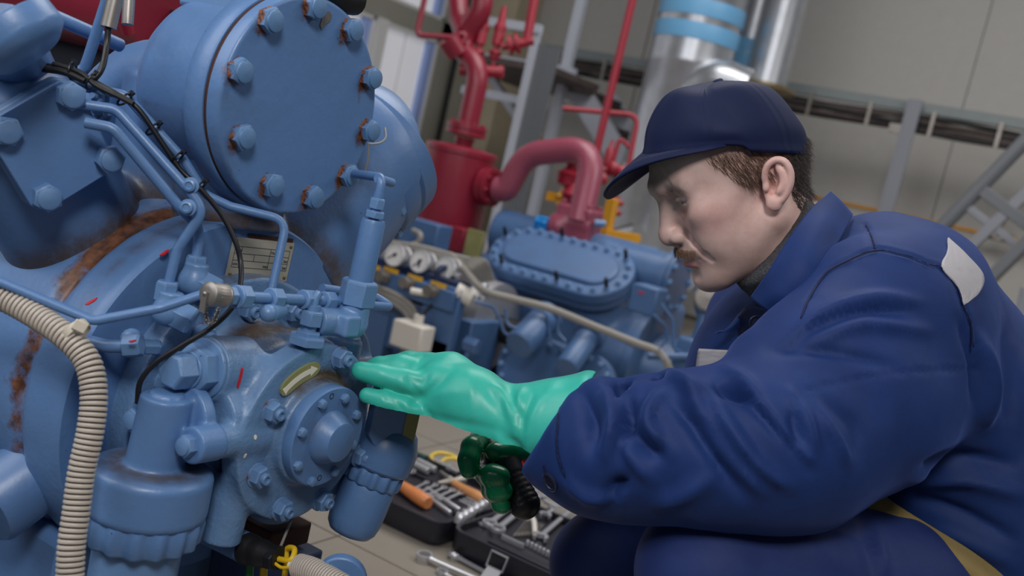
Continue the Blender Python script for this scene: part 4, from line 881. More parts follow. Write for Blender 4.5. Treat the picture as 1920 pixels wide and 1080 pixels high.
# grey flexible conduit swung across the far machine
fc = thing('flexible_conduit', 'smooth grey hose draped across the front of the far blue compressor', 'hose', at(1100, 610, 3.3))
G().tube(smoothline([at(x, y, d) for x, y, d in ((845, 478, 3.75), (870, 505, 3.5), (905, 543, 3.3), (960, 560, 3.27), (1030, 578, 3.25), (1110, 610, 3.25), (1190, 642, 3.22), (1235, 660, 3.2), (1254, 690, 3.2), (1262, 735, 3.25))], 6), .0128, 12).obj('hose', 'cable_grey', fc)
c = at(1240, 662, 3.2); G().box((0, 0, 0), (.005, .02, .02), frame(c, at(1250, 680, 3.2)-c)).obj('clip', 'steel', fc)
# shaft coupling guard
cg = thing('coupling_guard', 'shiny round sheet metal coupling guard left of the far compressor', 'guard', at(870, 570, 3.7)*A3(1, 1, 0))
c = at(868, 566, 3.65); G().lathe((0, c[1]+.1, c[2]-.07), AX, [(.16, c[0]-.11), (.165, c[0]-.10), (.165, c[0]), (.17, c[0]+.01), (.165, c[0]+.02), (.165, c[0]+.10), (.12, c[0]+.11)], 40).obj('shell', 'steel_brushed', cg)
G().lathe((0, c[1]+.1, c[2]-.07), AX, [(.05, c[0]-.35), (.05, c[0]+.3)], 20).obj('shaft', 'black', cg)
G().box((c[0], c[1]+.1, (c[2]-.2)/2), (.08, .08, (c[2]-.2)/2)).obj('stand', 'brass', cg, bevel=.01)
for k, (x, y) in enumerate(((905, 545), (918, 552), (893, 562), (908, 540))): fitting(at(x, y, 3.42), (0, .3, 1), .026, .03, cg, 'steel')
# gauge panel
gp_ = thing('gauge_panel', 'blue panel rail with three round gauges left of the far compressor', 'gauge panel', at(770, 560, 3.6)*A3(1, 1, 0))
pd_ = 3.55; a = at(690, 505, pd_); pyy = a[1]
def pp(x, y, dy=0): q = onp(x, y, 1, pyy+dy); return q
ra, rb = pp(680, 500), pp(845, 570); zr = (ra[2]+rb[2])/2
def rail(x0, y0, x1, y1, hh, nm, mat, dy=0, th=.03):
    p, q = pp(x0, y0, dy), pp(x1, y1, dy); z = (p[2]+q[2])/2
    return G().box(((p[0]+q[0])/2, pyy+dy+th, z), (abs(q[0]-p[0])/2, th, hh)).obj(nm, mat, gp_, bevel=.004)
rail(640, 505, 850, 562, .034, 'rail', 'blue_far'); R2 = rail(640, 478, 865, 545, .028, 'back_rail', 'dark_blue', .05)
rail(660, 585, 800, 628, .085, 'beam', 'blue_far', .06); rail(785, 600, 850, 618, .14, 'side_plate', 'blue_far', .02, .02)
for (x, y) in ((700, 500), (733, 507), (778, 521), (822, 534)):
    p = pp(x, y, -.002); G().box((p[0], pyy-.001, p[2]), (.032, .0012, .008)).obj('yellow_label', 'yellow_label', gp_)
for (x, y) in ((725, 518), (770, 530), (815, 545)):
    p = pp(x, y); G().lathe((p[0], pyy, p[2]), (0, -1, 0), [(.022, 0), (.022, .012), (.012, .014), (.012, .03), (.02, .034), (.02, .046), (0, .048)], 16).obj('valve_knob', 'steel_dull', gp_)
for i, (x, y) in enumerate(((741, 478), (788, 490), (836, 502))):
    c = at(x, y, pd_-.06); n_ = A3(.06, -1, .10); n_ /= np.linalg.norm(n_); ga = G().lathe(c, n_, [(.038, -.05), (.040, -.004), (.0425, 0), (.0425, .006), (.039, .008), (.038, .004)], 36, cap=False).obj('gauge', 'steel_brushed', gp_)
    G().lathe(c, n_, [(.0385, -.05), (.0385, .003), (0, .0031)], 36, cap=False).obj('dial', 'gauge_white', ga)
    fr = frame(c+n_*.004, n_, (0, 0, 1)); fr2 = frame(c+n_*.004, n_, fr[1]*math.cos(2.2+i*.2)+fr[2]*math.sin(2.2+i*.2)); G().box((.010, 0, .0008), (.022, .002, .0006), fr2).lathe(fr[0], n_, [(.007, 0), (.007, .002), (0, .002)], 12).obj('needle', 'ink', ga)
    g = G()
    for k in range(11): a = -2.2+4.4*k/10; f3 = frame(fr[0], n_, fr[1]*math.cos(a)+fr[2]*math.sin(a)); g.box((.032, 0, .0003), (.003, .0008, .0003), f3)
    g.obj('scale', 'ink_grey', ga, smooth=None)
    G().tube([c-n_*.04, A3(c[0], pyy+.05, c[2]), A3(c[0], pyy+.055, zr)], .011, 10, bend=.02).obj('stem', 'dark_blue', ga)
for k in range(3): G().tube(smoothline([at(650+8*k, 520+12*k, 3.62), at(720, 542+9*k, 3.5), at(770-6*k, 572+6*k, 3.46), at(782-9*k, 610, 3.46), at(772-8*k, 665, 3.5), at(770-8*k, 700, 3.5)], 6), .010, 10).obj('cable', 'cable_grey', gp_)
for k, d_ in enumerate((0, 9, 18)): G().tube(smoothline([at(720, 452+d_*.4, 3.7), at(790, 462+d_*.5, 3.68), at(850, 478+d_*.7, 3.7), at(905, 490+d_*.9, 3.72)], 6), .0075, 10).obj('cable', 'cable_grey', gp_)
for k in range(6): G().tube(smoothline([at(862+4*k, 500-3*k, 3.7), at(885+5*k, 505-3*k, 3.62), at(895+6*k, 540-3*k, 3.7)], 5), .007, 8).obj('cable', 'cable_grey', gp_)
G().cyl(at(770, 545, 3.42), at(812, 553, 3.42), .012, 12).obj('tag_tube', 'white_plastic', gp_); G().cyl(at(855, 545, 3.4), at(885, 560, 3.4), .03, 16).obj('filter_cup', 'white_plastic', gp_)
G().box((at(720, 690, 3.7)[0], pyy+.1, .1), (.05, .05, .12)).obj('leg', 'blue_far', gp_); G().box((at(690, 690, 3.7)[0]-.5, pyy+.1, .1), (.05, .05, .12)).obj('leg', 'blue_far', gp_)
G().box((pp(820, 640)[0], pyy+.04, .1), (.03, .02, .1)).obj('leg', 'blue_far', gp_)
c = at(785, 432, 3.9); G().box((c[0], c[1]+.05, c[2]-.02), (.09, .05, .06)).obj('terminal_box', 'blue_far', gp_, bevel=.005)
G().tube(smoothline([at(775, 432, 3.8), at(788, 440, 3.75), at(783, 455, 3.75), at(762, 462, 3.75)], 6), .011, 10).obj('gland_hose', 'cable_grey', gp_)
jb = thing('junction_box', 'cream junction box with a black cable entering its top', 'junction box', at(803, 625, 3.4))
c = at(800, 628, 3.45); G().box((c[0], pyy-.055, c[2]), (.062, .04, .045)).obj('body', 'white_plastic', jb, bevel=.006)
G().cyl((c[0]+.01, pyy-.055, c[2]+.045), (c[0]+.01, pyy-.055, c[2]+.075), .018, 14).obj('gland', 'white_plastic', jb); G().cyl((c[0]+.02, pyy-.055, c[2]-.075), (c[0]+.02, pyy-.055, c[2]-.045), .016, 14).obj('gland', 'white_plastic', jb)
G().tube(smoothline([A3(c[0]+.01, pyy-.055, c[2]+.07), at(818, 565, 3.42), at(830, 545, 3.4), at(845, 528, 3.45), at(860, 500, 3.6)], 6), .006, 8).obj('cable', 'black', jb)
dm = thing('motor', 'dark blue drive motor standing behind the gauge panel', 'motor', at(740, 640, 4.3)*A3(1, 1, 0))
c = at(745, 600, 4.3); G().lathe((0, c[1], c[2]), AX, [(.12, c[0]-.5), (.2, c[0]-.48), (.2, c[0]+.25), (.15, c[0]+.28), (.05, c[0]+.3)], 36).obj('stator', 'dark_blue', dm)
G().box((c[0]-.1, c[1], .06), (.35, .2, .06)).obj('base', 'dark_blue', dm); G().box((c[0]-.1, c[1], (c[2]-.15)/2+.05), (.2, .12, (c[2]-.15)/2)).obj('foot', 'dark_blue', dm)
# ------------------------------------------------------------------ RED VESSEL AND PIPEWORK
td = 4.35; tx, ty = at(845, 380, td)[:2]; rt = rpx(at(845, 300, td), 66)
zt0, zt1 = zat(tx, ty, 488), zat(tx, ty, 282)
RT = thing('oil_separator', 'dark red upright cylinder vessel with flanged neck behind gauges', 'vessel', (tx, ty, 0))
G().lathe((tx, ty, zt0-.12), (0, 0, 1), [(rt*.3, 0), (rt*.85, .03), (rt, .09), (rt, zt1-zt0+.10), (rt*1.03, zt1-zt0+.105), (rt*1.03, zt1-zt0+.125), (rt*.98, zt1-zt0+.13), (rt*.5, zt1-zt0+.14), (0, zt1-zt0+.14)], 56).obj('shell', 'red', RT)
for k in range(3): a = k*2*PI/3+.4; G().box((tx+rt*.8*math.cos(a), ty+rt*.8*math.sin(a), (zt0-.05)/2), (.02, .02, (zt0-.05)/2)).obj('leg', 'red', RT)
zn = zat(tx, ty, 262); G().lathe((tx, ty, zt1+.01), (0, 0, 1), [(.035, 0), (.045, zn-zt1)], 24).obj('neck', 'red', RT)
c = at(868, 452, 4.12); G().box((c[0]-.03, c[1]+.03, c[2]), (.04, .05, .05)).obj('bracket', 'red', RT, bevel=.004)
G().box((c[0]+.07, c[1]-.02, c[2]+.005), (.042, .006, .055)).obj('plate', 'olive', RT, bevel=.002)
def flange(P, ax, r, th, par, mat, gap=.5, n=8):
    ax = np.asarray(ax, float)/np.linalg.norm(ax); h = th/2
    f = G().lathe(np.asarray(P)-ax*th, ax, [(r*.6, -.006), (r, 0), (r, th*.85), (r*.93, th*.9), (r*.93, th*1.1), (r, th*1.15), (r, th*2), (r*.6, th*2+.006)], 36).obj('flange', mat, par)
    e1 = frame(P, ax)[1]; e2 = np.cross(ax, e1)
    for k in range(n): a = 2*PI*k/n+.2; fastener('bolt', mat, f, P+ax*th+(e1*math.cos(a)+e2*math.sin(a))*r*.82, ax, r*.24, k)
    return f
UP = A3(0, 0, 1)
RP = thing('refrigerant_pipe', 'thick red riser pipe with tee and branch rising from the vessel', 'pipe', (tx, ty, zn))
zf = zat(tx, ty, 244); flange(A3(tx, ty, zf), UP, .088, .022, RP, 'red')
z1_, z2_ = zat(tx, ty, 130), zat(tx, ty, 80); T1_ = at(866, 92, td)
G().tube([(tx, ty, zf), (tx, ty, z1_), T1_+A3(0, 0, -.0), at(874, 62, td), at(905, 20, td-.05), at(905, -30, td-.05)], .047, 22, bend=.14).obj('riser', 'red', RP)
G().tube([at(872, 66, td-.02), at(862, 40, td+.06), at(858, 0, td+.1), at(862, -30, td+.1)], .044, 20, bend=.12).obj('branch', 'red', RP)
G().tube([at(858, 100, td-.03), at(840, 72, td-.06)], .05, 20).obj('tee', 'red', RP)
G().tube([at(868, 82, td-.06), at(874, 66, td-.06), at(862, 62, td-.06), at(850, 70, td-.06), at(785, 66, td-.05), at(783, 55, td-.05), at(800, -20, td-.05)], .0125, 12, bend=.03).obj('small_line', 'red', RP)
RV = thing('relief_valves', 'red header with two upright relief valves beside the red riser', 'valve', at(905, 133, td))
hm = G().tube([at(862, 130, td-.01), at(934, 135, td-.01)], .026, 18).obj('header', 'red_bright', RV); G().lathe(at(934, 135, td-.01), at(934, 135, td)-at(862, 130, td), [(.03, 0), (.03, .02), (.02, .026)], 18).obj('end_cap', 'red_bright', RV)
for (x0, y0), (x1, y1) in (((890, 130), (914, 12)), ((922, 133), (946, 12))):
    a, b = at(x0, y0, td-.01), at(x1, y1, td-.01); u = (b-a)/np.linalg.norm(b-a); L = np.linalg.norm(b-a)
    G().lathe(a, u, [(.009, 0), (.009, L*.18), (.028, L*.19), (.03, L*.22), (.014, L*.235), (.014, L*.25), (.03, L*.26), (.028, L*.30), (.012, L*.31), (.014, L*.38), (.024, L*.40), (.024, L*.62), (.027, L*.63), (.027, L*.70), (.020, L*.72), (.014, L*.9), (.010, L), (0, L)], 22).obj('relief_valve', 'red_bright', RV)
a, b = at(940, 88, td-.02), at(1000, 76, td-.02); u = (b-a)/np.linalg.norm(b-a); L = np.linalg.norm(b-a)
G().lathe(a, u, [(.018, 0), (.018, L*.2), (.045, L*.21), (.045, L*.32), (.03, L*.34), (.03, L*.42), (.045, L*.44), (.045, L*.55), (.02, L*.57), (.02, L)], 26).obj('valve_flange', 'red_bright', RV)
G().tube([at(975, 82, td-.02), at(988, 78, td-.02), at(1006, -30, td-.02)], .021, 14, bend=.05).obj('discharge_line', 'red_bright', RV)
G().tube([at(904, 136, td-.02), at(901, 158, td-.02), at(896, 198, td-.02), at(870, 202, td-.02)], .0105, 12, bend=.05).obj('equaliser', 'red', RV)
c = at(898, 166, td-.02); G().lathe(c, UP, [(.012, -.02), (.03, -.018), (.03, -.004), (.014, 0), (.014, .004), (.03, .006), (.028, .02), (.01, .022)], 18).obj('stop_valve', 'red_bright', RV)
SP = thing('suction_pipe', 'pinkish red bent pipe joining the vessel to the far compressor', 'pipe', at(1050, 290, 4.1))
P0, P1 = at(880, 346, 4.30), at(905, 350, 4.26); G().tube([P0, at(945, 357, 4.2)], .036, 20).obj('nozzle', 'red', SP)
flange(at(918, 351, 4.24), at(945, 356, 4.2)-P0, .082, .024, SP, 'red')
G().tube([at(930, 354, 4.21), at(950, 357, 4.19), at(984, 290, 4.15), at(1120, 274, 4.0), at(1086, 418, 3.95)], .052, 26, bend=.15, fn=10).obj('bend', 'red_pipe', SP)
c = at(1088, 398, 3.98); v = Vol(c-.2, c+.2, .007); v.u(p_box(c+A3(0, 0, -.0), (.080, .06, .022), None, .010)); v.u(p_box(c+A3(0, 0, -.045), (.078, .058, .017), None, .008)); v.u(p_cone(c+A3(-.06, -.02, -.075), c+A3(-.02, 0, -.03), .062, .055), .02); v.u(p_box(c+A3(.03, 0, -.10), (.055, .055, .08), None, .01), .01)
V, F = v.mesh(); VB = place('valve_body', mkmesh('valve_body', V, F, 'red_pipe', 50), SP)
for dx in (-.06, .06):
    for dy in (-.04, .04): fastener('bolt', 'red_pipe', VB, c+A3(dx, dy, .022), UP, .026, dx)
G().cyl(at(1115, 418, 3.9), at(1135, 420, 3.9), .014, 12).obj('bleed_valve', 'blue_nut', SP)
vk = thing('shutoff_valve', 'small bright blue valve top behind the oval cover', 'valve', at(1020, 420, 4.0))
c = at(1020, 420, 4.0); G().hexp(c-AX*.03, AX, .055, .05, .3).hexp(c-A3(0, 0, .03), UP, .05, .06, .2).obj('cap', 'valve_blue', vk); G().cyl((c[0], c[1], c[2]-.1), (c[0], c[1], c[2]-.02), .02, 12).obj('stem', 'red', vk)
# slim red riser and the valve group behind the cap peak
rz = thing('red_riser', 'slim bright red riser crossing in front of the beige wall', 'pipe', at(1120, 270, 4.5))
a = at(1118, 285, 4.5); G().tube([a-A3(0, 0, .5), (a[0], a[1], at(1190, -30, 4.5)[2])], .018, 14).obj('riser', 'red_bright', rz)
vg = thing('red_valve_group', 'cluster of small red valves and lines behind the blue cap peak', 'valve', at(1160, 340, 4.7))
G().tube([at(1055, 203, 4.7), at(1197, 216, 4.7), at(1172, 345, 4.7)], .0125, 12, bend=.05).obj('line', 'red_bright', vg)
G().tube([at(1142, 330, 4.7), at(1162, 258, 4.7), at(1180, 276, 4.7)], .011, 10, bend=.02).obj('line', 'red_bright', vg)
a, b = at(1133, 330, 4.65), at(1149, 262, 4.65); u = (b-a)/np.linalg.norm(b-a); L = np.linalg.norm(b-a)
G().lathe(a, u, [(.02, 0), (.02, L*.1), (.012, L*.12), (.022, L*.3), (.022, L*.7), (.012, L*.8), (.006, L), (0, L)], 16).obj('relief_valve', 'red_bright', vg)
G().tube([at(1122, 318, 4.65), at(1178, 326, 4.65)], .022, 14).obj('header', 'red_bright', vg); 
for x, y in ((1150, 315), (1165, 322), (1128, 335)): c = at(x, y, 4.6); G().lathe(c, CAMP-c, [(.03, -.02), (.03, 0), (.012, .01), (.01, .03), (0, .03)], 14).obj('valve_cap', 'red_bright', vg)
G().tube([at(1160, 330, 4.65), at(1132, 445, 4.65)], .018, 12).obj('drop_line', 'red_bright', vg)
for x, y in ((1150, 378), (1146, 396)): c = at(x, y, 4.6); G().lathe(c, AX, [(.012, -.01), (.024, 0), (.024, .02), (.01, .05)], 12).obj('valve_cap', 'red_bright', vg)
c = at(1076, 300, 4.3); vv = thing('red_valve', 'bright red valve hanging behind the vertical leg of the bent pipe', 'valve', c)
G().lathe(c, UP, [(.02, -.12), (.055, -.11), (.06, -.06), (.03, -.04), (.03, 0), (.065, .01), (.065, .05), (.02, .06)], 18).obj('bonnet', 'red_bright', vv); c = at(1074, 365, 4.3); G().lathe(c, UP, [(.02, -.06), (.055, 0), (.03, .06)], 16).obj('bowl', 'red_bright', vv)
c = at(1068, 318, 4.3); G().box(c, (.012, .012, .02)).obj('tag', 'ink', vv)
ygp = thing('yellow_gas_line', 'short yellow pipe with ball valve left of the pink bent pipe', 'pipe', at(1055, 440, 4.6))
G().tube([at(1066, 330, 4.6), at(1044, 450, 4.6), at(1044, 450, 4.6)*A3(1, 1, 0)], .014, 12).obj('run', 'yellow', ygp); c = at(1058, 374, 4.58); G().lathe(c, UP, [(.015, -.05), (.035, -.03), (.03, .0), (.04, .01), (.02, .05)], 14).box(c+A3(-.05, 0, 0), (.04, .012, .02)).obj('ball_valve', 'yellow', ygp)
c = at(1049, 424, 4.58); G().lathe(c, UP, [(.02, -.02), (.032, -.01), (.032, .02), (.02, .03)], 14).obj('union', 'yellow', ygp)
yb_ = thing('yellow_post', 'square yellow post below the cap peak', 'post', at(1135, 440, 4.3)*A3(1, 1, 0))
a = at(1150, 372, 4.3); b = at(1132, 448, 4.3); G().box(((a[0]+b[0])/2, (a[1]+b[1])/2, a[2]/2), (.022, .022, a[2]/2)).obj('post', 'yellow', yb_, bevel=.003)
G().beam(at(1130, 440, 4.3), at(1195, 450, 4.35), .06, .05).obj('rail', 'yellow', yb_)
wb = thing('white_duct', 'plain white sheet box between the yellow pipe and the pink bend', 'box', at(1072, 400, 4.9)*A3(1, 1, 0))
c = at(1075, 400, 4.9); G().box((c[0], c[1], c[2]/2), (.07, .05, c[2]/2), None, .7).obj('box', 'frame_white', wb)
# ------------------------------------------------------------------ TOOL CASE AND TOOLS ON THE FLOOR
TC = thing('tool_case', 'open black plastic tool case lying on the floor tiles, both halves full', 'tool case', (-1.05, 1.94, 0))
def rrect(x0, x1, y0, y1, r, n=6):
    P = []
    for cx, cy, a0 in ((x1-r, y1-r, 0), (x0+r, y1-r, PI/2), (x0+r, y0+r, PI), (x1-r, y0+r, 1.5*PI)):
        for k in range(n+1): a = a0+PI/2*k/n; P.append((cx+r*math.cos(a), cy+r*math.sin(a)))
    return P
def tray(x0, x1, y0, y1, h, nm):
    fr = (A3(0, 0, 0), A3(1, 0, 0), A3(0, 1, 0), A3(0, 0, 1)); q = .008
    def loop(P, z, s=0): return [(p[0], p[1], z) for p in P]
    o0 = rrect(x0+.012, x1-.012, y0+.012, y1-.012, .03); o1 = rrect(x0+.002, x1-.002, y0+.002, y1-.002, .035); o2 = rrect(x0, x1, y0, y1, .035); i1 = rrect(x0+q, x1-q, y0+q, y1-q, .03)
    L = [loop(o0, .0), loop(o1, .014), loop(o2, h-.01), loop(o2, h), loop(i1, h), loop(i1, h-.016), ]; n = len(o0); V = sum(L, []); F = [tuple(range(n-1, -1, -1))]
    for i in range(len(L)-1): F += [(i*n+k, i*n+(k+1) % n, (i+1)*n+(k+1) % n, (i+1)*n+k) for k in range(n)]
    F.append(tuple((len(L)-1)*n+k for k in range(n))); t_ = G().add(V, F).obj(nm, 'case_black', TC, smooth=35)
    return t_
CXA, CXB, CXC, CXD, CYA, CYB, RH = -1.395, -1.062, -1.046, -.690, 1.770, 2.115, .060
T1 = tray(CXA, CXB, CYA, CYB, RH, 'tray'); T2 = tray(CXC, CXD, CYA+.012, CYB, RH, 'tray')
for y in (1.86, 2.03): G().cyl((-1.054, y-.03, RH-.012), (-1.054, y+.03, RH-.012), .006, 12).obj('hinge', 'case_black', TC)
ZT = RH-.016
for x0, x1, y0, y1 in ((-1.37, -1.085, 1.80, 1.805), (-1.37, -1.085, 1.90, 1.915), (-1.37, -1.085, 2.0, 2.012)): G().box(((x0+x1)/2, (y0+y1)/2, ZT+.003), ((x1-x0)/2, (y1-y0)/2, .005)).obj('divider', 'case_black', T1, bevel=.002)
sa, sb = onp(862, 968, 2, ZT), onp(928, 926, 2, ZT); G().box((0, 0, .003), (.010, .016, np.linalg.norm(sb-sa)/2+.012), frame((sa+sb)/2, sb-sa, UP)).obj('socket_block', 'case_black', T2, bevel=.003)
G().box((-.845, 1.825, ZT+.003), (.12, .012, .008)).obj('bit_block', 'case_black', T2, bevel=.002)
G().box((-1.30, 2.118, .045), (.05, .012, .012)).box((-1.345, 2.112, .045), (.008, .016, .012)).obj('carry_handle', 'case_black', T1, bevel=.005)
# chrome latch hanging off the front edge
c = onp(945, 1022, 1, CYA+.01); LT = G()
LT.tube([(c[0]-.021, c[1]-.006, .056), (c[0]+.019, c[1]-.006, .056), (c[0]+.019, c[1]-.016, .026), (c[0]-.021, c[1]-.016, .026)], .0028, 8, closed=True)
LT.obj('latch_loop', 'steel', TC)
lp = G(); lp.box((0, -.022, .001), (.017, .026, .0012), (A3(c[0], c[1]-.018, .024), A3(1, 0, 0), A3(0, .75, .66), A3(0, -.66, .75))).obj('latch_plate', 'steel_brushed', TC, bevel=.0005)
G().box((0, -.047, .003), (.020, .003, .004), (A3(c[0], c[1]-.018, .024), A3(1, 0, 0), A3(0, .75, .66), A3(0, -.66, .75))).obj('latch_lip', 'steel', TC, bevel=.001)
# --- tool shapes
def wrench(L, d, name='combination_wrench', mat='steel'):
    """ring head at the origin, shank along +x, open jaw at the far end, lying on z=0"""
    g = G(); n = 48; t = d*.30; ro, ri = d*.5, d*.34
    prof = [(ro*.93, 0), (ro, t*.25), (ro, t*.75), (ro*.93, t), (ri*1.06, t), (ri, t*.85), (ri, t*.15), (ri*1.06, 0)]; V = []; F = []
    for (r, h) in prof:
        for k in range(n):
            a = 2*PI*k/n; rr = r*(1+(.05*math.cos(12*a) if r < ri*1.1 else 0)); V.append((rr*math.cos(a), rr*math.sin(a), h))
    m = len(prof); F = [(i*n+k, i*n+(k+1) % n, ((i+1) % m)*n+(k+1) % n, ((i+1) % m)*n+k) for i in range(m) for k in range(n)]; g.add(V, F)
    w0, w1 = d*.22, d*.18; x0, x1 = ro*.88, L-d*.45
    V = []
    for x, w_, hh in ((x0, w0, t*.5), (x0+d*.35, w1, t*.42), (x1-d*.3, w1, t*.42), (x1, w0*1.3, t*.48)):
        for y, z in ((-w_, t*.5-hh*.6), (-w_*.6, t*.5-hh), (w_*.6, t*.5-hh), (w_, t*.5-hh*.6), (w_, t*.5+hh*.6), (w_*.6, t*.5+hh), (-w_*.6, t*.5+hh), (-w_, t*.5+hh*.6)): V.append((x, y, z))
    F = [(i*8+k, i*8+(k+1) % 8, (i+1)*8+(k+1) % 8, (i+1)*8+k) for i in range(3) for k in range(8)]+[tuple(range(7, -1, -1)), tuple(24+k for k in range(8))]; g.add(V, F)
    jw = d*.30; J = [(-.52*d, -.30*d), (-.25*d, -.52*d), (.12*d, -.58*d), (.5*d, -.42*d), (.5*d, -jw), (.0, -jw), (-.14*d, -jw*.6), (-.14*d, jw*.6), (0, jw), (.5*d, jw), (.5*d, .42*d), (.12*d, .58*d), (-.25*d, .52*d), (-.52*d, .30*d)]
    fr = (A3(L, 0, 0), A3(math.cos(.26), math.sin(.26), 0), A3(-math.sin(.26), math.cos(.26), 0), A3(0, 0, 1)); g.prism(fr, J, 0, t)
    return g.mesh('wrench', mat, 40)
def lay(P, Q, z=None, roll=0.):
    """matrix laying a tool from photo point P towards Q on the plane at height z"""
    z = ZT+.004 if z is None else z; a, b = onp(*P, 2, z), onp(*Q, 2, z); d = b-a; L = np.linalg.norm(d); x = d/L; y = np.cross(A3(0, 0, 1), x)
    return fmat((a, x, y, A3(0, 0, 1))) @ Matrix.Rotation(roll, 4, 'X'), L
WG = {}
def put_wrench(P, Q, d, label, group, z=None, L=None, mat='steel', roll=0.):
    M_, L0 = lay(P, Q, z, roll); L = L or L0; k = (round(L, 2), round(d, 3), mat)
    if k not in WG: WG[k] = wrench(L, d, mat=mat)
    return tag(place('combination_wrench', WG[k], None, M_), label, 'wrench', group)
put_wrench((795, 1047), (912, 1098), .036, 'bright combination wrench with tilted ring head, leftmost of the loose ones on the tiles', 'loose wrenches on the tiles', .006, .21, roll=.10)
put_wrench((851, 1046), (945, 1098), .034, 'loose combination wrench on the tiles, right beside the leftmost one', 'loose wrenches on the tiles', .003, .20, roll=-.35)
put_wrench((828, 1076), (905, 1120), .026, 'small loose wrench partly under the leftmost wrench on the tiles', 'loose wrenches on the tiles', .0005, .17)
put_wrench((917, 986), (992, 925), .037, 'upper chrome ring wrench in the middle of the front case half', 'wrenches in the tool case', ZT+.004)
put_wrench((932, 996), (1010, 933), .037, 'chrome ring wrench lying just below its twin in the front case half', 'wrenches in the tool case', ZT+.008)
put_wrench((905, 984), (978, 924), .026, 'thinner ring wrench peeking out above the two chrome wrenches', 'wrenches in the tool case', ZT+.002)
put_wrench((1075, 955), (1012, 1010), .032, 'open ended wrench with its jaw near the bit row at case front', 'wrenches in the tool case', ZT+.006)
put_wrench((1085, 925), (1022, 968), .026, 'steel wrench beside the cuff button at the far right of the case', 'wrenches in the tool case', ZT+.012)
nn = ('first', 'second', 'third', 'fourth', 'fifth', 'sixth', 'seventh', 'eighth', 'ninth', 'tenth')
for k in range(5):
    put_wrench((864-16*k, 926-5*k), (826-16*k, 944-5*k), .021-.0016*k, f'{nn[k]} short wrench from the hand in the fanned row of the back half', 'short wrenches in the back half', ZT+.006+.002*k, .085)
# sockets (deep cup with hex mouth)
def socket(r, h):
    g = G(); g.lathe((0, 0, 0), (0, 0, 1), [(0, 0), (r*.9, 0), (r, .002), (r, h*.35), (r*1.04, h*.4), (r*1.04, h-.001), (r*.98, h), (r*.74, h)], 28, cap=False)
    n = 6; V = [(r*.74*math.cos(a), r*.74*math.sin(a), z) for z in (h, h*.45) for a in np.linspace(0, 2*PI, 28, endpoint=False)]
    g.add(V, [(k, (k+1) % 28, 28+(k+1) % 28, 28+k) for k in range(28)]+[tuple(28+k for k in range(28))])
    return g.mesh('socket', 'steel', 40)
sk = socket(.0125, .026)
for k in range(7):
    p = onp(862+10.5*k, 966-6.6*k, 2, ZT+.030); s_ = 1-.03*k
    M_ = Matrix.Translation(p-A3(0, 0, .022)) @ Matrix.Rotation(-.5, 4, 'X') @ Matrix.Scale(s_, 4)
    tag(place('socket', sk, None, M_), f'{nn[k]} chrome socket from the front in the left row of front half', 'socket', 'chrome sockets in a row')
def rod(P, Q, r, label, cat, name, mat='steel_brushed', z=None, grp=None, prof=None):
    z = ZT+.006 if z is None else z; a, b = onp(*P, 2, z), onp(*Q, 2, z); L = np.linalg.norm(b-a)
    pr = prof(L) if prof else [(r*.8, 0), (r, .002), (r, L-.002), (r*.8, L)]
    o = G().lathe((0, 0, 0), (0, 0, 1), pr, 18).obj(name, mat, None, fmat(frame(a, b-a)))
    return tag(o, label, cat, grp)
rod((783, 917), (845, 962), .0052, 'left long bright steel rod beside the orange hammer handle', 'extension bar', 'extension_bar', 'steel', ZT+.010, 'long steel rods')
rod((800, 915), (862, 956), .0050, 'right long bright steel rod next to the hex key rack', 'extension bar', 'extension_bar', 'steel', ZT+.010, 'long steel rods')
rod((771, 868), (803, 884), .0095, 'left fat chrome socket tube at the back of the case', 'socket', 'socket_tube', 'steel_brushed', ZT+.012, 'fat socket tubes')
rod((782, 864), (816, 881), .0095, 'right fat chrome socket tube at the back of the case', 'socket', 'socket_tube', 'steel_brushed', ZT+.012, 'fat socket tubes')
rod((814, 864), (860, 886), .0055, 'knurled steel driver bar below the yellow pliers', 'driver bar', 'driver_bar', 'steel', ZT+.014, None, lambda L: [(.008, 0), (.008, L*.35), (.005, L*.37), (.005, L*.55), (.009, L*.57), (.009, L*.72), (.005, L*.74), (.005, L)])
# hex keys in the rack, each a bent rod
for k in range(6):
    a, b = onp(862+6*k, 938-3*k, 2, ZT+.010), onp(884+6*k, 949-3*k, 2, ZT+.010)
    tag(G().tube([a, b, b+A3(0, 0, -.004)+(b-a)*.05], .0021-.0002*k, 8).obj('hex_key', 'steel', None), f'{nn[k]} hex key from the left in the small rack by the hinge', 'hex key', 'hex keys in the rack')
# rack of drill bits fanned to the right
for k in range(7):
    a, b = onp(963+7*k, 1006-.5*k, 2, ZT+.004), onp(990+4.5*k, 972+2*k, 2, ZT+.010)
    tag(G().lathe((0, 0, 0), (0, 0, 1), [(.0032, 0), (.0032, .02), (.0018, .022), (.0018, np.linalg.norm(b-a))], 10).obj('nut_driver_bit', 'steel_dull', None, fmat(frame(a, b-a))), f'{nn[k]} long driver bit from the left in the fan behind the latch', 'driver bit', 'long driver bits in a fan')
tag(G().tube(smoothline([onp(988, 972, 2, ZT+.02), onp(1000, 974, 2, ZT+.022), onp(1003, 1000, 2, ZT+.02)], 5), .006, 10).obj('bit_clip', 'white_plastic', None), 'white plastic clip at the head of the driver bit fan', 'clip')
for k in range(10):
    p = onp(943+4.2*k, 1003+1.9*k, 2, ZT+.014); tag(G().lathe((0, 0, -.009), (0, 0, 1), [(.0028, 0), (.0028, .009), (.0018, .011), (0, .011)], 8).obj('screw_bit', 'steel', None, Matrix.Translation(p)), f'{nn[k]} screw bit from the left in the row above the latch', 'screw bit', 'screw bits left of the chain')
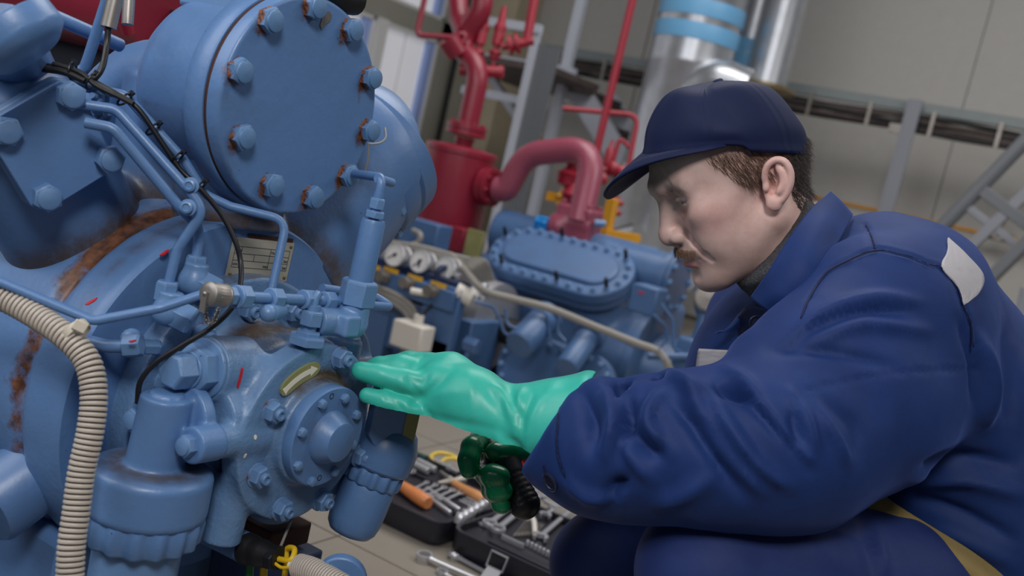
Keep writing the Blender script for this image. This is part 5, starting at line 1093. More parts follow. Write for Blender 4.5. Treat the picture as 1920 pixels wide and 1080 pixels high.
for k in range(10):
    p = onp(990+7.4*k, 1016+3.8*k, 2, ZT+.012); tag(G().lathe((0, 0, -.008), (0, 0, 1), [(.0042, 0), (.0042, .010), (.003, .012), (0, .012)], 8).obj('small_socket', 'steel', None, Matrix.Translation(p)), f'{nn[k]} tiny chrome socket from the left along the right front edge', 'socket', 'tiny sockets along the front edge')
# ratchet near the knee
rt_ = thing('ratchet', 'steel ratchet with round head and T handle beside the black grip', 'ratchet', onp(1050, 940, 2, ZT))
a, b = onp(1030, 955, 2, ZT+.014), onp(1068, 925, 2, ZT+.014); G().tube([a, b], .0065, 14).obj('shank', 'steel_brushed', rt_); G().lathe(b-A3(0, 0, .008), UP, [(.014, 0), (.016, .003), (.016, .014), (.012, .017), (0, .017)], 24).obj('head', 'steel', rt_)
a, b = onp(1022, 940, 2, ZT+.022), onp(1044, 952, 2, ZT+.022); G().tube([a, b], .0055, 12).obj('cross_bar', 'steel', rt_)
o = G().lathe((0, 0, 0), UP, [(.014, 0), (.015, .002), (.015, .010), (.013, .012), (.008, .012), (.008, .003), (0, .003)], 24, cap=False).obj('adapter_ring', 'steel', None, Matrix.Translation(onp(1012, 905, 2, ZT+.004))); tag(o, 'chrome adapter ring between the handle grip and the sleeve cuff', 'adapter')
# hammers
def hammer(P, Q, mat, label, hd=.012, z=None, head=True):
    z = ZT+.016 if z is None else z; a, b = onp(*P, 2, z), onp(*Q, 2, z); h = thing('hammer', label, 'hammer', a); L = np.linalg.norm(b-a); u = (b-a)/L
    G().lathe(a, u, [(0, 0), (hd*.85, .0), (hd*1.05, .004), (hd*1.1, L*.25), (hd*.85, L*.6), (hd*.7, L)], 20).obj('handle', mat, h)
    c = a+u*L; s = np.cross(UP, u); G().lathe(c-s*.045, s, [(.010, 0), (.013, .003), (.013, .02), (.009, .026), (.010, .055), (.004, .09)], 18).obj('head', 'steel_dull', h); return h
hammer((803, 944), (728, 895), 'wood_red', 'hammer with an orange wood handle at the front of the back half', .0155)
hammer((908, 938), (846, 903), 'wood', 'second hammer with a pale wooden handle pointing at the curled fingers', .012)
# pliers
pl = thing('pliers', 'slip joint pliers with yellow looped grips at the back of case', 'pliers', onp(845, 858, 2, ZT))
for pts in (((815, 866), (808, 856), (822, 849), (845, 853), (868, 866)), ((822, 870), (838, 860), (860, 862), (876, 876))): G().tube(smoothline([onp(x, y, 2, ZT+.014) for x, y in pts], 5), .0055, 10).obj('grip', 'plier_yellow', pl)
G().tube([onp(868, 866, 2, ZT+.012), onp(890, 878, 2, ZT+.012)], .007, 10).obj('jaw', 'steel_dull', pl); G().tube([onp(775, 852, 2, ZT+.008), onp(800, 862, 2, ZT+.01)], .011, 12).obj('green_grip', 'plier_green', pl)
tag(G().tube(smoothline([onp(826, 884, 2, ZT+.01), onp(842, 896, 2, ZT+.012), onp(862, 902, 2, ZT+.01)], 5), [.004, .006, .004], 10).obj('spring_clamp', 'steel_dull', None), 'curved dull steel clip in front of the pale hammer head', 'clip')
rg = put_wrench((770, 886), (760, 870), .026, 'short ring wrench beside the scalloped filter at the case corner', 'wrenches in the tool case', ZT+.008, .06)
# ------------------------------------------------------------------ THE WORKER
def skin(name):
    t = NT(name); c = t.attr('Col').outputs['Color']; n1 = t.noise(260, 3); n2 = t.noise(60, 4)
    col = t.mix(t.math('MULTIPLY', t.ramp(n2, .4, .7), .25), c, (.42, .17, .12)); t.base(col); t.p(Roughness=.45, Subsurface_Weight=.08, Subsurface_Scale=.004); t.b.inputs['Subsurface Radius'].default_value = (1, .5, .35)
    t.bump(n1, .18, .0008); return t.m
skin('skin')
def cloth(name, c, weave=1500, sheen=.5, bump=.12, var=.25, rough=.62):
    t = NT(name); c = lin(c); n1 = t.noise(18, 4); n2 = t.noise(weave, 2, .8)
    col = t.mix(t.ramp(n1, .3, .7), tuple(v*(1-var) for v in c), c); col = t.mix(t.math('MULTIPLY', t.ramp(n2, .45, .75), .3), col, tuple(min(1, v*1.7+.01) for v in c))
    t.base(col); t.p(Roughness=rough, Sheen_Weight=sheen, Sheen_Roughness=.4); t.b.inputs['Sheen Tint'].default_value = (*[min(1, v*2.2+.05) for v in c], 1); t.b.inputs['Specular IOR Level'].default_value = .2
    t.bump(n2, bump, .0008); return t.m
cloth('navy', (28, 52, 106)); cloth('navy_trousers', (36, 52, 104)); cloth('navy_cap', (21, 31, 66), sheen=.12, weave=2200, var=.1); cloth('navy_dark', (22, 30, 66))
cloth('stripe', (172, 169, 174), 2500, .1, .05, .05, .55); cloth('khaki', (150, 130, 84), 1800, .1, .1, .15); cloth('red_lining', (200, 40, 50))
t = NT('knit'); kn = t.noise(900, 2, .9); t.base(t.mix(t.ramp(kn, .5, .72), (.028, .030, .036), (.30, .30, .33))); t.p(Roughness=.9); t.bump(kn, .8, .002)
t = NT('glove_rubber'); t.base(t.mix(t.ramp(t.noise(25, 3), .35, .7), lin((48, 178, 158)), lin((60, 190, 172)))); t.p(Roughness=.42, Subsurface_Weight=.08, Subsurface_Scale=.004); t.bump(t.noise(300, 2), .06)
t = NT('glove_shaded'); t.base(lin((8, 118, 76))); t.p(Roughness=.24); t.bump(t.noise(90, 3), .15)  # glove green with the far hand's shade put into the colour
plain('glove_lining', (232, 226, 208), .7)
plain('hair_dark', (46, 36, 32), .5); plain('hair_mid', (86, 66, 54), .5); plain('hair_light', (168, 138, 114), .5); plain('hair_tan', (118, 90, 70), .5); plain('button_navy', (30, 36, 62), .3)
HO = A3(-.4095, 1.1848, .8939)
def headframe(yw=20, pitch=38):
    a = math.radians(11); d = math.cos(a)*_h+math.sin(a)*_r; lp = -(math.cos(a)*_r-math.sin(a)*_h); y = math.radians(yw); fh = math.cos(y)*lp-math.sin(y)*d; p = math.radians(pitch); z = A3(0, 0, 1)
    f = math.cos(p)*fh-math.sin(p)*z; u = math.sin(p)*fh+math.cos(p)*z; return np.array([f, np.cross(u, f), u])
HR = headframe()
def H(*p): return HO+np.array(p, float)@HR
def Hm(P): return HO+np.asarray(P, float)@HR
PS = thing('person', 'crouching man in navy work suit and cap, green gloves, touching the compressor', 'person', (-.1, 1.25, 0))
# ---- head and neck
v = Vol((-.13, -.098, -.165), (.14, .098, .14), .0016)
v.u(p_ell((-.006, 0, .026), (.088, .0735, .074))); v.u(p_ell((.042, 0, .038), (.055, .062, .052)), .03); v.u(p_ell((.044, 0, -.025), (.050, .056, .072)), .03)
v.u(p_ell((.050, 0, -.072), (.040, .040, .036)), .03)
for s in (-1, 1):
    v.u(p_cone((.000, s*.054, -.052), (.070, s*.020, -.094), .017, .016), .026); v.u(p_ell((.060, s*.045, -.008), (.026, .018, .016)), .022)
    v.u(p_ell((.048, s*.040, -.042), (.034, .020, .032)), .02); v.u(p_cone((.092, s*.010, .030), (.074, s*.046, .030), .0105, .009), .014)
v.u(p_ell((.082, 0, -.098), (.0165, .020, .015)), .018); v.u(p_ell((.078, 0, -.052), (.024, .029, .020)), .014)
for s in (-1, 1):
    v.s_(p_sph((.098, s*.034, .010), .0165), .016); v.u(p_sph((.0705, s*.0335, .009), .0145), .006); v.u(p_cone((.084, s*.020, .0175), (.076, s*.046, .0165), .0045, .0035), .006); v.u(p_cone((.083, s*.022, .0015), (.074, s*.045, .004), .0036, .003), .006)
    chain(v, [(.0868, s*.0220, .0070), (.0885, s*.0295, .0082), (.0855, s*.0395, .0090), (.0775, s*.0465, .0092), (.0715, s*.0490, .0092)], [.0008, .0019, .0019, .0013, .0006], .0012, True); chain(v, [(.0890, s*.0220, .0155), (.0860, s*.0330, .0142), (.0795, s*.0440, .0130), (.0680, s*.0510, .0118), (.0560, s*.0560, .0110)], [.0007, .0011, .0011, .0009, .0005], .003, True); chain(v, [(.0868, s*.0225, .0125), (.0862, s*.0320, .0132), (.0800, s*.0430, .0130), (.0690, s*.0505, .0120)], [.0007, .0026, .0028, .0016], .0022); v.u(p_sph((.0925, s*.0150, .0300), .0075), .01); v.s_(p_cone((.0990, s*.0065, .0330), (.0960, s*.0080, .0180), .0006), .005)
v.u(p_cone((.0905, 0, .018), (.1045, 0, -.0205), .0072, .0102), .012); v.u(p_sph((.1072, 0, -.0290), .0108), .009); v.u(p_cone((.1070, 0, -.0330), (.0960, 0, -.0420), .0055, .0060), .006)
for s in (-1, 1):
    v.u(p_ell((.0968, s*.0142, -.0320), (.0125, .0076, .0084)), .006); chain(v, [(.0935, s*.0215, -.0235), (.0885, s*.0228, -.0310), (.0895, s*.0215, -.0385)], [.0014, .0018, .0010], .004, True); v.s_(p_ell((.1005, s*.0098, -.0400), (.0085, .0040, .0045)), .002)
    chain(v, [(.0900, s*.0240, -.0270), (.0870, s*.0300, -.0420), (.0820, s*.0385, -.0600), (.0790, s*.0405, -.0680)], [.0012, .0022, .0020, .0008], .007, True); v.s_(p_ell((.052, s*.082, .026), (.03, .012, .03)), .02)
v.u(p_ell((.0935, 0, -.0545), (.0105, .021, .0062)), .005); v.u(p_ell((.0925, 0, -.0715), (.0112, .0195, .0066)), .005)
chain(v, [(.0990, -.024, -.0640), (.1050, -.008, -.0628), (.1055, .008, -.0628), (.0990, .024, -.0640), (.0900, .0300, -.0655)], [.0012]*5, .0025, True)
v.s_(p_cone((.1015, -.012, -.0835), (.1015, .012, -.0835), .0062), .009)
v.u(p_cone((-.018, 0, -.030), (-.046, 0, -.150), .047, .054), .03)
v.u(p_cone((.005, 0, -.075), (-.03, 0, -.15), .045, .05), .03)
# ears
for s in (-1, 1):
    e = A3(-.0145, s*.0755, -.0125); ux = A3(.40, 0, -.92); uy = A3(.92*.94, -s*.34, .40*.94)       # ear axis (down), ear forward
    uy /= np.linalg.norm(uy); un = np.cross(ux, uy)*s; un = un/np.linalg.norm(un)*(1 if np.cross(ux, uy)[1]*1 else 1)
    if un[1]*s < 0: un = -un
    E = lambda a, b, c=0: e+uy*a-ux*b+un*c
    v.u(p_ell(E(-.001, .001, .001), (.0155, .0275, .0045), np.stack([uy, -ux, un], 1)), .006)
    hp = [E(.010, -.002, .003), E(.0125, .010, .006), E(.0095, .022, .0085), E(.001, .0285, .0095), E(-.009, .0265, .0105), E(-.0155, .0165, .011), E(-.0165, .004, .0105), E(-.0135, -.008, .0085), E(-.0085, -.017, .0065)]
    v.s_(p_ell(E(.0005, .007, .0075), (.0105, .0155, .0058), np.stack([uy, -ux, un], 1)), .003); v.s_(p_ell(E(.003, -.004, .005), (.0075, .0085, .006), np.stack([uy, -ux, un], 1)), .003)
    hq = smoothline(hp, 5); chain(v, hq, list(np.interp(np.linspace(0, 8, len(hq)), range(9), [.0032, .0034, .0036, .0037, .0038, .0038, .0037, .0034, .0032])), .0015)
    hq = smoothline([E(-.002, .0205, .0072), E(-.0075, .012, .0080), E(-.0085, .001, .0078), E(-.004, -.0085, .0070)], 5); chain(v, hq, [.0028]*len(hq), .004); v.u(p_ell(E(.001, -.0215, .0045), (.0085, .0085, .0048), np.stack([uy, -ux, un], 1)), .006); v.u(p_ell(E(.0105, -.003, .0055), (.004, .0055, .0035), np.stack([uy, -ux, un], 1)), .003)
V, F = v.mesh(); V = relax(V, F, 1, .4); N = vnorm(V, F); x, y, z = V.T; ay = np.abs(y)
base = np.tile(np.array(lin((222, 188, 178))), (len(V), 1))
def tint(m, c, a=1.0):
    global base
    m = np.clip(m*a, 0, 1)[:, None]; base = base*(1-m)+np.array(lin(c))*m
def blob(p, r): return np.exp(-(((x-p[0])/r[0])**2+((ay-p[1])/r[1])**2+((z-p[2])/r[2])**2))
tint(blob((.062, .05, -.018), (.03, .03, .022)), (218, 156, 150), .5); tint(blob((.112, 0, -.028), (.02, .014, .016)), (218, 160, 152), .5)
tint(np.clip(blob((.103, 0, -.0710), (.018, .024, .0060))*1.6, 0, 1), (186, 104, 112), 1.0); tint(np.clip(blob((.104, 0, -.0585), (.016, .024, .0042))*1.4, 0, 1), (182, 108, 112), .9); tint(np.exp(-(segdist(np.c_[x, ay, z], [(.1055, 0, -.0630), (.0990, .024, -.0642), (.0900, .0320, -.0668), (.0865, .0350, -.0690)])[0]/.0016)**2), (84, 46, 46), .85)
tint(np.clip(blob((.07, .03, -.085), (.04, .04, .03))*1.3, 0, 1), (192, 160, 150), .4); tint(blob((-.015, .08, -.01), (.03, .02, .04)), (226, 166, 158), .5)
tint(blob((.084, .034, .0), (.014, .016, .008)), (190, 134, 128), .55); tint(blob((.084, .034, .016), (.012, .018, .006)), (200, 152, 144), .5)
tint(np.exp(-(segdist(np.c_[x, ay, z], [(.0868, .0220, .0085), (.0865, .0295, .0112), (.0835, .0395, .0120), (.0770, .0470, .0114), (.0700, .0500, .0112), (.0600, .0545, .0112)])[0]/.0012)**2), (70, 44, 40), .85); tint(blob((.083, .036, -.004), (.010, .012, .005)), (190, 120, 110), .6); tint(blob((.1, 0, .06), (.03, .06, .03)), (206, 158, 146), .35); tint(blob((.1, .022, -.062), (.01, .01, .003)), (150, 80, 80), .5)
# cropped hair tinting the scalp
scalp = np.clip((-.005-(z-.02)*.2-x)*40+vnoise(V, 300, 1)*.4, 0, 1)*np.clip((.028-ay*.0+z*.0), 0, 1)
hl = np.clip((.028+.6*(z-.0)-x)*50, 0, 1)*np.clip((z+.012-.25*np.clip(x, -.1, 0)*0)*60+.5, 0, 1)*(ay > .03); back = np.clip((-.052-x)*50, 0, 1)*np.clip((z+.058)*60, 0, 1)
hairm = np.clip(hl+back, 0, 1)*(np.hypot(x+.0145, z+.0125) > .026 if False else 1)
earm = (ay > .0765) & (x > -.04) & (x < .01) & (z < .02); hairm = hairm*(~earm)
tint(hairm*(x > -.03), (140, 110, 96), .6); tint(hairm*(x <= -.03), (84, 66, 58), .75)
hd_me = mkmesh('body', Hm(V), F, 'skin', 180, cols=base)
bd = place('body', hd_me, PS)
# remaining body (under the clothes) joins the same mesh
def PX_(q): return at(*q)
J = dict(S=(1690, 560, 1.12), E=(1405, 845, 1.0), W=(1040, 822, 1.075), C=(1560, 690, 1.33), B=(1780, 700, 1.27), PV=(1860, 1060, 1.30), N=(1530, 520, 1.27), K1=(1330, 1075, 1.03), H1=(1780, 1180, 1.22), K2=(1135, 1060, 1.32), H2=(1720, 1140, 1.42), S2=(1430, 610, 1.46), E2=(1230, 900, 1.36), W2=(1030, 850, 1.265))
J = {k: at(*q) for k, q in J.items()}
an1, an2 = J['K1']+A3(.10, .05, -.40), J['K2']+A3(.12, .04, -.40); an1[2] = an2[2] = .09
v = Vol((-.85, .7, .0), (.5, 1.9, 1.0), .012)
for a, b, ra, rb in (('S', 'E', .052, .04), ('E', 'W', .04, .028), ('S2', 'E2', .05, .04), ('E2', 'W2', .038, .028), ('N', 'B', .052, .06), ('C', 'B', .10, .08), ('B', 'PV', .075, .11), ('S', 'B', .045, .06), ('S2', 'C', .07, .1), ('H1', 'K1', .075, .05), ('H2', 'K2', .075, .05), ('PV', 'H1', .10, .075), ('PV', 'H2', .1, .075)): v.u(p_cone(J[a], J[b], ra, rb), .03)
v.u(p_cone(J['K1'], an1, .05, .035), .03); v.u(p_cone(J['K2'], an2, .05, .035), .03); v.u(p_cone(H(-.040, 0, -.13), J['N'], .055, .05), .02)
V2, F2 = v.mesh(); b2 = mkmesh('body2', V2, F2, 'skin', 180, cols=np.tile(np.array(lin((222, 172, 150))), (len(V2), 1)))
import bmesh as _bm
bm = _bm.new(); bm.from_mesh(hd_me); bm.from_mesh(b2); bm.to_mesh(hd_me); bm.free(); hd_me.polygons.foreach_set('use_smooth', [True]*len(hd_me.polygons)); bpy.data.meshes.remove(b2)
# eyes
for s in (-1, 1):
    c = A3(.0728, s*.0338, .0084); gz = A3(1, -.10*s*0+.06, -.12); gz /= np.linalg.norm(gz); g = G(); g.lathe(c-gz*.0122, gz, [(0, 0)]+[(.0122*math.sin(a), .0122*(1-math.cos(a))) for a in np.linspace(.15, PI-.02, 30)], 32, cap=False)
    vv = np.array(g.v); dv = (vv-c)/.0122; q = np.degrees(np.arccos(np.clip(dv@gz, -1, 1))); cc = np.tile(np.array((.42, .38, .37)), (len(vv), 1)); cc[q < 28] = lin((96, 108, 112)); cc[(q < 30) & (q > 25)] = lin((40, 44, 50)); cc[q < 12] = .004
    if 'eye' not in MT: t = NT('eye'); t.base(t.attr('Col').outputs['Color']); t.p(Roughness=.12)
    place('eye', mkmesh('eye', Hm(vv), g.f, 'eye', 180, cols=cc), PS)
# ---- hair strands grown from the scalp
def strands(name, roots, nrm, dirs, L, r, mat, lift=.35, seg=5, wav=.0):
    g_v, g_f = [], []
    for i in range(len(roots)):
        p = roots[i].copy(); d = dirs[i]*(1-lift)+nrm[i]*lift; l = L*(.6+.7*rnd.random()); b = len(g_v); e1 = np.cross(d, nrm[i]+A3(.01, .02, .03)); e1 /= np.linalg.norm(e1)+1e-9; ph = rnd.random()*6
        for k in range(seg+1):
            q = k/seg; rr = r*(1-q*.8); pos = p+e1*wav*math.sin(ph+q*5)*q
            for a in (0, 2.09, 4.19): g_v.append(pos+(e1*math.cos(a)+nrm[i]*math.sin(a))*rr)
            d = d*.8+dirs[i]*.2-nrm[i]*.03*q; d /= np.linalg.norm(d); p = p+d*l/seg
        for k in range(seg):
            for a in range(3): g_f.append((b+k*3+a, b+k*3+(a+1) % 3, b+(k+1)*3+(a+1) % 3, b+(k+1)*3+a))
    return place(name, mkmesh(name, Hm(np.array(g_v)), np.array(g_f), mat, 180), PS)
def pick(mask, n):
    idx = np.flatnonzero(mask); return np.array(rnd.sample(list(idx), min(n, len(idx))))
x, y, z = V.T
reg1 = (hairm > .5) & (y > 0) & (x > -.042) & (z > -.004-.0*x) & (z < .05) & ~earm; i1 = pick(reg1, 800)
dn = np.tile(A3(-.35, 0, -.94), (len(i1), 1))+np.array([[rnd.gauss(0, .13), 0, rnd.gauss(0, .1)] for _ in i1]); strands('temple_hair', V[i1], N[i1], dn, .012, .00022, 'hair_tan', .18, 5, .0007)
i1 = pick(reg1, 500); dn = np.tile(A3(-.25, 0, -.95), (len(i1), 1))+np.array([[rnd.gauss(0, .15), 0, rnd.gauss(0, .1)] for _ in i1]); strands('temple_hair', V[i1], N[i1], dn, .012, .00024, 'hair_mid', .18, 5, .0007)
reg2 = (x < -.036) & (z > -.056+.1*np.clip(-.07-x, 0, 1)) & (z < .016) & (N[:, 0] < .5) & ~earm; i2 = pick(reg2, 2600)
dn = np.tile(A3(-.30, 0, -.95), (len(i2), 1))+np.array([[rnd.gauss(0, .2), rnd.gauss(0, .1), rnd.gauss(0, .15)] for _ in i2]); strands('back_hair', V[i2], N[i2], dn, .013, .00034, 'hair_dark', .12, 5, .002)
reg3 = (np.abs(y) < .031) & (x > .084) & (z > -.0555+.0*np.abs(y)) & (z < -.0435-.25*np.abs(y)) & (N[:, 0] > .1); i3 = pick(reg3, 330)
dn = np.array([[.25, .9*np.sign(V[i][1])*min(1, abs(V[i][1])/.012), -.75] for i in i3])+np.array([[0, rnd.gauss(0, .2), rnd.gauss(0, .15)] for _ in i3]); dn /= np.linalg.norm(dn, axis=1)[:, None]
strands('moustache', V[i3], N[i3], dn, .0085, .00020, 'hair_tan', .3, 4, .001); i3 = pick(reg3, 330); dn = np.array([[.25, .8*np.sign(V[i][1])*min(1, abs(V[i][1])/.012), -.75] for i in i3])+np.array([[0, rnd.gauss(0, .2), rnd.gauss(0, .15)] for _ in i3]); strands('moustache', V[i3], N[i3], dn, .0085, .00022, 'hair_light', .3, 4, .001)
for s in (-1, 1):
    reg4 = (s*y > .010) & (s*y < .052) & (np.abs(z-.0255-.10*(s*y-.02)+2.2*np.clip(s*y-.036, 0, 1)**1.2*.5) < .0036) & (N[:, 0] > .2); i4 = pick(reg4, 90)
    dn = np.array([[-.2, s*.9, -.15+rnd.gauss(0, .25)] for _ in i4]); strands('eyebrow', V[i4], N[i4], dn, .007, .00016, 'hair_light', .2, 4, .0)
# ---- cap
def capP(th, s):
    c, sn_ = math.cos(th), math.sin(th); wf, wb, ws = max(c, 0)**2, max(-c, 0)**2, sn_**2
    fr_ = [(.0955, .0725), (.0735, .104), (.039, .1285), (.004, .1235)]; bk = [(.0870, -.010), (.0945, .024), (.080, .077), (.048, .103)]; sd = [(.0815, .036), (.0820, .068), (.058, .108), (.030, .118)]
    R = []
    for i in range(4):
        rx = fr_[i][0] if c >= 0 else bk[i][0]; f2 = max(c, 0)**(.5 if i == 0 else 1.2 if i == 1 else 2); b2_ = max(-c, 0)**(1.0 if i == 0 else 1.4 if i == 1 else 2); R.append(A3(c*rx, sn_*sd[i][0], f2*fr_[i][1]+b2_*bk[i][1]+(1-f2-b2_)*sd[i][1]))
    R.append(A3(-.022, 0, .1165)); q = s*4; i = min(int(q), 3); t_ = q-i; a = R[max(i-1, 0)] if i > 0 else 2*R[0]-R[1]; b, c_ = R[i], R[i+1]; d = R[i+2] if i < 3 else 2*R[4]-R[3]
    return .5*(2*b+(c_-a)*t_+(2*a-5*b+4*c_-d)*t_*t_+(3*b-a-3*c_+d)*t_**3)
na, ns = 144, 30; V = []; F = []
for j in range(ns+1):
    for k in range(na):
        th = 2*PI*k/na; p = capP(th, j/ns*.985); o = A3(p[0]+.01, p[1], p[2]-.04); o /= np.linalg.norm(o)
        seam = min(abs((th-a+PI) % (2*PI)-PI) for a in (0, 1.12, 2.15, PI, -1.12, -2.15)); dz = -.0012*math.exp(-(seam/.022)**2)+.0007*math.exp(-((seam-.05)/.02)**2)
        dz += .0013*math.sin(5*th+9*j/ns)*math.exp(-((j/ns-.35)/.3)**2)*.8+.0016*math.exp(-((j/ns-.02)/.02)**2)
        V.append(p+o*dz)
for j in range(ns):
    for k in range(na): F.append((j*na+k, j*na+(k+1) % na, (j+1)*na+(k+1) % na, (j+1)*na+k))
F.append(tuple(ns*na+k for k in range(na)))
g = G(); g.v = [tuple(p) for p in Hm(np.array(V))]; g.f = F; CP = g.obj('cap', 'navy_cap', PS, smooth=180); md = CP.modifiers.new('thickness', 'SOLIDIFY'); md.thickness = .0018; md.offset = -1
G().lathe(H(-.022, 0, .1155), HR[2], [(.0068, -.001), (.0068, .0012), (.005, .003), (0, .0036)], 20).obj('cap_button', 'navy_cap', CP)
V = []; F = []; nb, nt = 48, 14
for j in range(nt+1):
    for k in range(nb+1):
        ph = -1.30+2.60*k/nb; b = capP(ph, .015); sn_, c = math.sin(ph), math.cos(ph); s1 = ph/1.30
        ce = max(math.cos(s1*PI/2), 0); out = A3(.022+.136*ce**.55, .0795*math.sin(s1*PI/2), (b[2]-.003)*(1-ce**.5)+.058*ce**.5); t_ = j/nt
        p = b*(1-t_)+out*t_; p[2] += (.38*p[1]-.010)*min(1, t_*1.4)*ce**.6; p[2] += .010*math.sin(PI*t_)*.6*(1-s1*s1)-.006*t_*(1-math.cos(s1*PI/2)**.7)*0+.004*t_*(math.cos(s1*PI/2)) ; V.append(p)
for j in range(nt):
    for k in range(nb): F.append((j*(nb+1)+k, j*(nb+1)+k+1, (j+1)*(nb+1)+k+1, (j+1)*(nb+1)+k))
g = G(); g.v = [tuple(p) for p in Hm(np.array(V))]; g.f = F; BR = g.obj('brim', 'navy_cap', CP, smooth=180); md = BR.modifiers.new('thickness', 'SOLIDIFY'); md.thickness = .0035; md.offset = 0
# ---- grey knit roll neck
nc, nax = at(1447, 454, 1.21), at(1522, 512, 1.222)-at(1447, 454, 1.21); nax /= np.linalg.norm(nax)
v = Vol(nc-.13, nc+.15, .003); v.u(p_cyl(nc-nax*.004, nc+nax*.08, .0655, .006, .072)); pass
V, F = v.mesh(); N = vnorm(V, F); V += N*(.0012*vnoise(V, 45, 2)+.0006*vnoise(V, 200, 5))[:, None]
place('roll_neck', mkmesh('roll_neck', V, F, 'knit', 180), PS)
# ---- jacket
def pxy(V):
    d = V-CAMP; zz = d@FWD; return np.stack([960+FPX*(d@IR)/zz, 540-FPX*(d@IU)/zz], 1), zz
def fold(V, N, pts, wd, amp, dmax=9, taper=True):
    """push the cloth in or out along a crease that follows a measured line on it"""
    P, zz = pxy(V); d, t_ = segdist(P, np.array(smoothline(pts, 6))); view = (CAMP-V)/np.linalg.norm(CAMP-V, axis=1)[:, None]; fc = np.clip((N*view).sum(1)*3+.5, 0, 1)*(zz < dmax)
    a = FS*amp*np.exp(-(d/wd/(.85 if FS > 1 else 1))**2)*fc*(np.clip(np.sin(PI*np.clip(t_*.96+.02, 0, 1)), 0, 1)**.5 if taper else 1); V += N*a[:, None]
JK = lambda x_, y_, d_: at(x_, y_, d_); FS = 1.6
v = Vol((-.62, .72, .33), (.52, 1.82, 1.02), .0045)
S_, E_, W_ = J['S'], J['E'], J['W']
chain(v, [JK(1703, 562, 1.13), JK(1655, 590, 1.10), JK(1540, 705, 1.045), JK(1430, 815, .995)], [.078, .080, .074, .070], .05)
chain(v, [JK(1720, 700, 1.13), JK(1620, 775, 1.06), JK(1500, 858, 1.0), JK(1390, 868, .985)], [.09, .074, .060, .058], .05)
chain(v, [JK(1430, 815, .995), JK(1290, 838, 1.0), JK(1180, 848, 1.02), JK(1110, 845, 1.045), JK(1048, 836, 1.072)], [.070, .066, .0605, .055, .0475], .04)
chain(v, [JK(1500, 640, 1.34), JK(1600, 600, 1.28), JK(1715, 600, 1.22)], [.10, .105, .088], .06)
chain(v, [JK(1455, 720, 1.36), JK(1600, 760, 1.34), JK(1760, 740, 1.25)], [.125, .14, .12], .06)
chain(v, [JK(1750, 645, 1.22), JK(1785, 790, 1.24), JK(1880, 950, 1.26), JK(1880, 1060, 1.28)], [.072, .125, .17, .20], .06)
chain(v, [JK(1555, 515, 1.27), JK(1650, 514, 1.20), JK(1722, 540, 1.16)], [.056, .058, .064], .05)
cutn = at(1092, 738, 1.075)-at(996, 886, 1.06); cutn /= np.linalg.norm(cutn); vw = at(1045, 812, 1.07)-CAMP; vw /= np.linalg.norm(vw); cn = np.cross(vw, cutn); cn /= np.linalg.norm(cn)
if cn@IR < 0: cn = -cn
cc_ = at(1045, 812, 1.07); Rc = np.stack([cn, cutn, np.cross(cn, cutn)], 1); v.s_(p_box(cc_-cn*.112, (.10, .12, .12), Rc), .004)
chain(v, [J['S2'], JK(1375, 790, 1.42), J['E2'], J['W2']], [.085, .07, .055, .042], .04)
for a, b, r in (((1128, 748), (1122, 800), .020), ((1205, 750), (1200, 815), .022), ((1278, 742), (1300, 800), .020), ((1420, 672), (1400, 720), .024)): v.u(p_cone(JK(*a, 1.03), JK(*b, 1.00), r, r*.7), .020)
v.s_(p_cone(JK(1166, 735, 1.01), JK(1160, 790, .975), .010, .004), .014); v.s_(p_cone(JK(1243, 735, 1.0), JK(1236, 790, .955), .012, .004), .014); v.s_(p_cone(JK(1345, 712, 1.0), JK(1412, 762, .955), .010, .004), .014)
V, F = v.mesh(); N = vnorm(V, F)
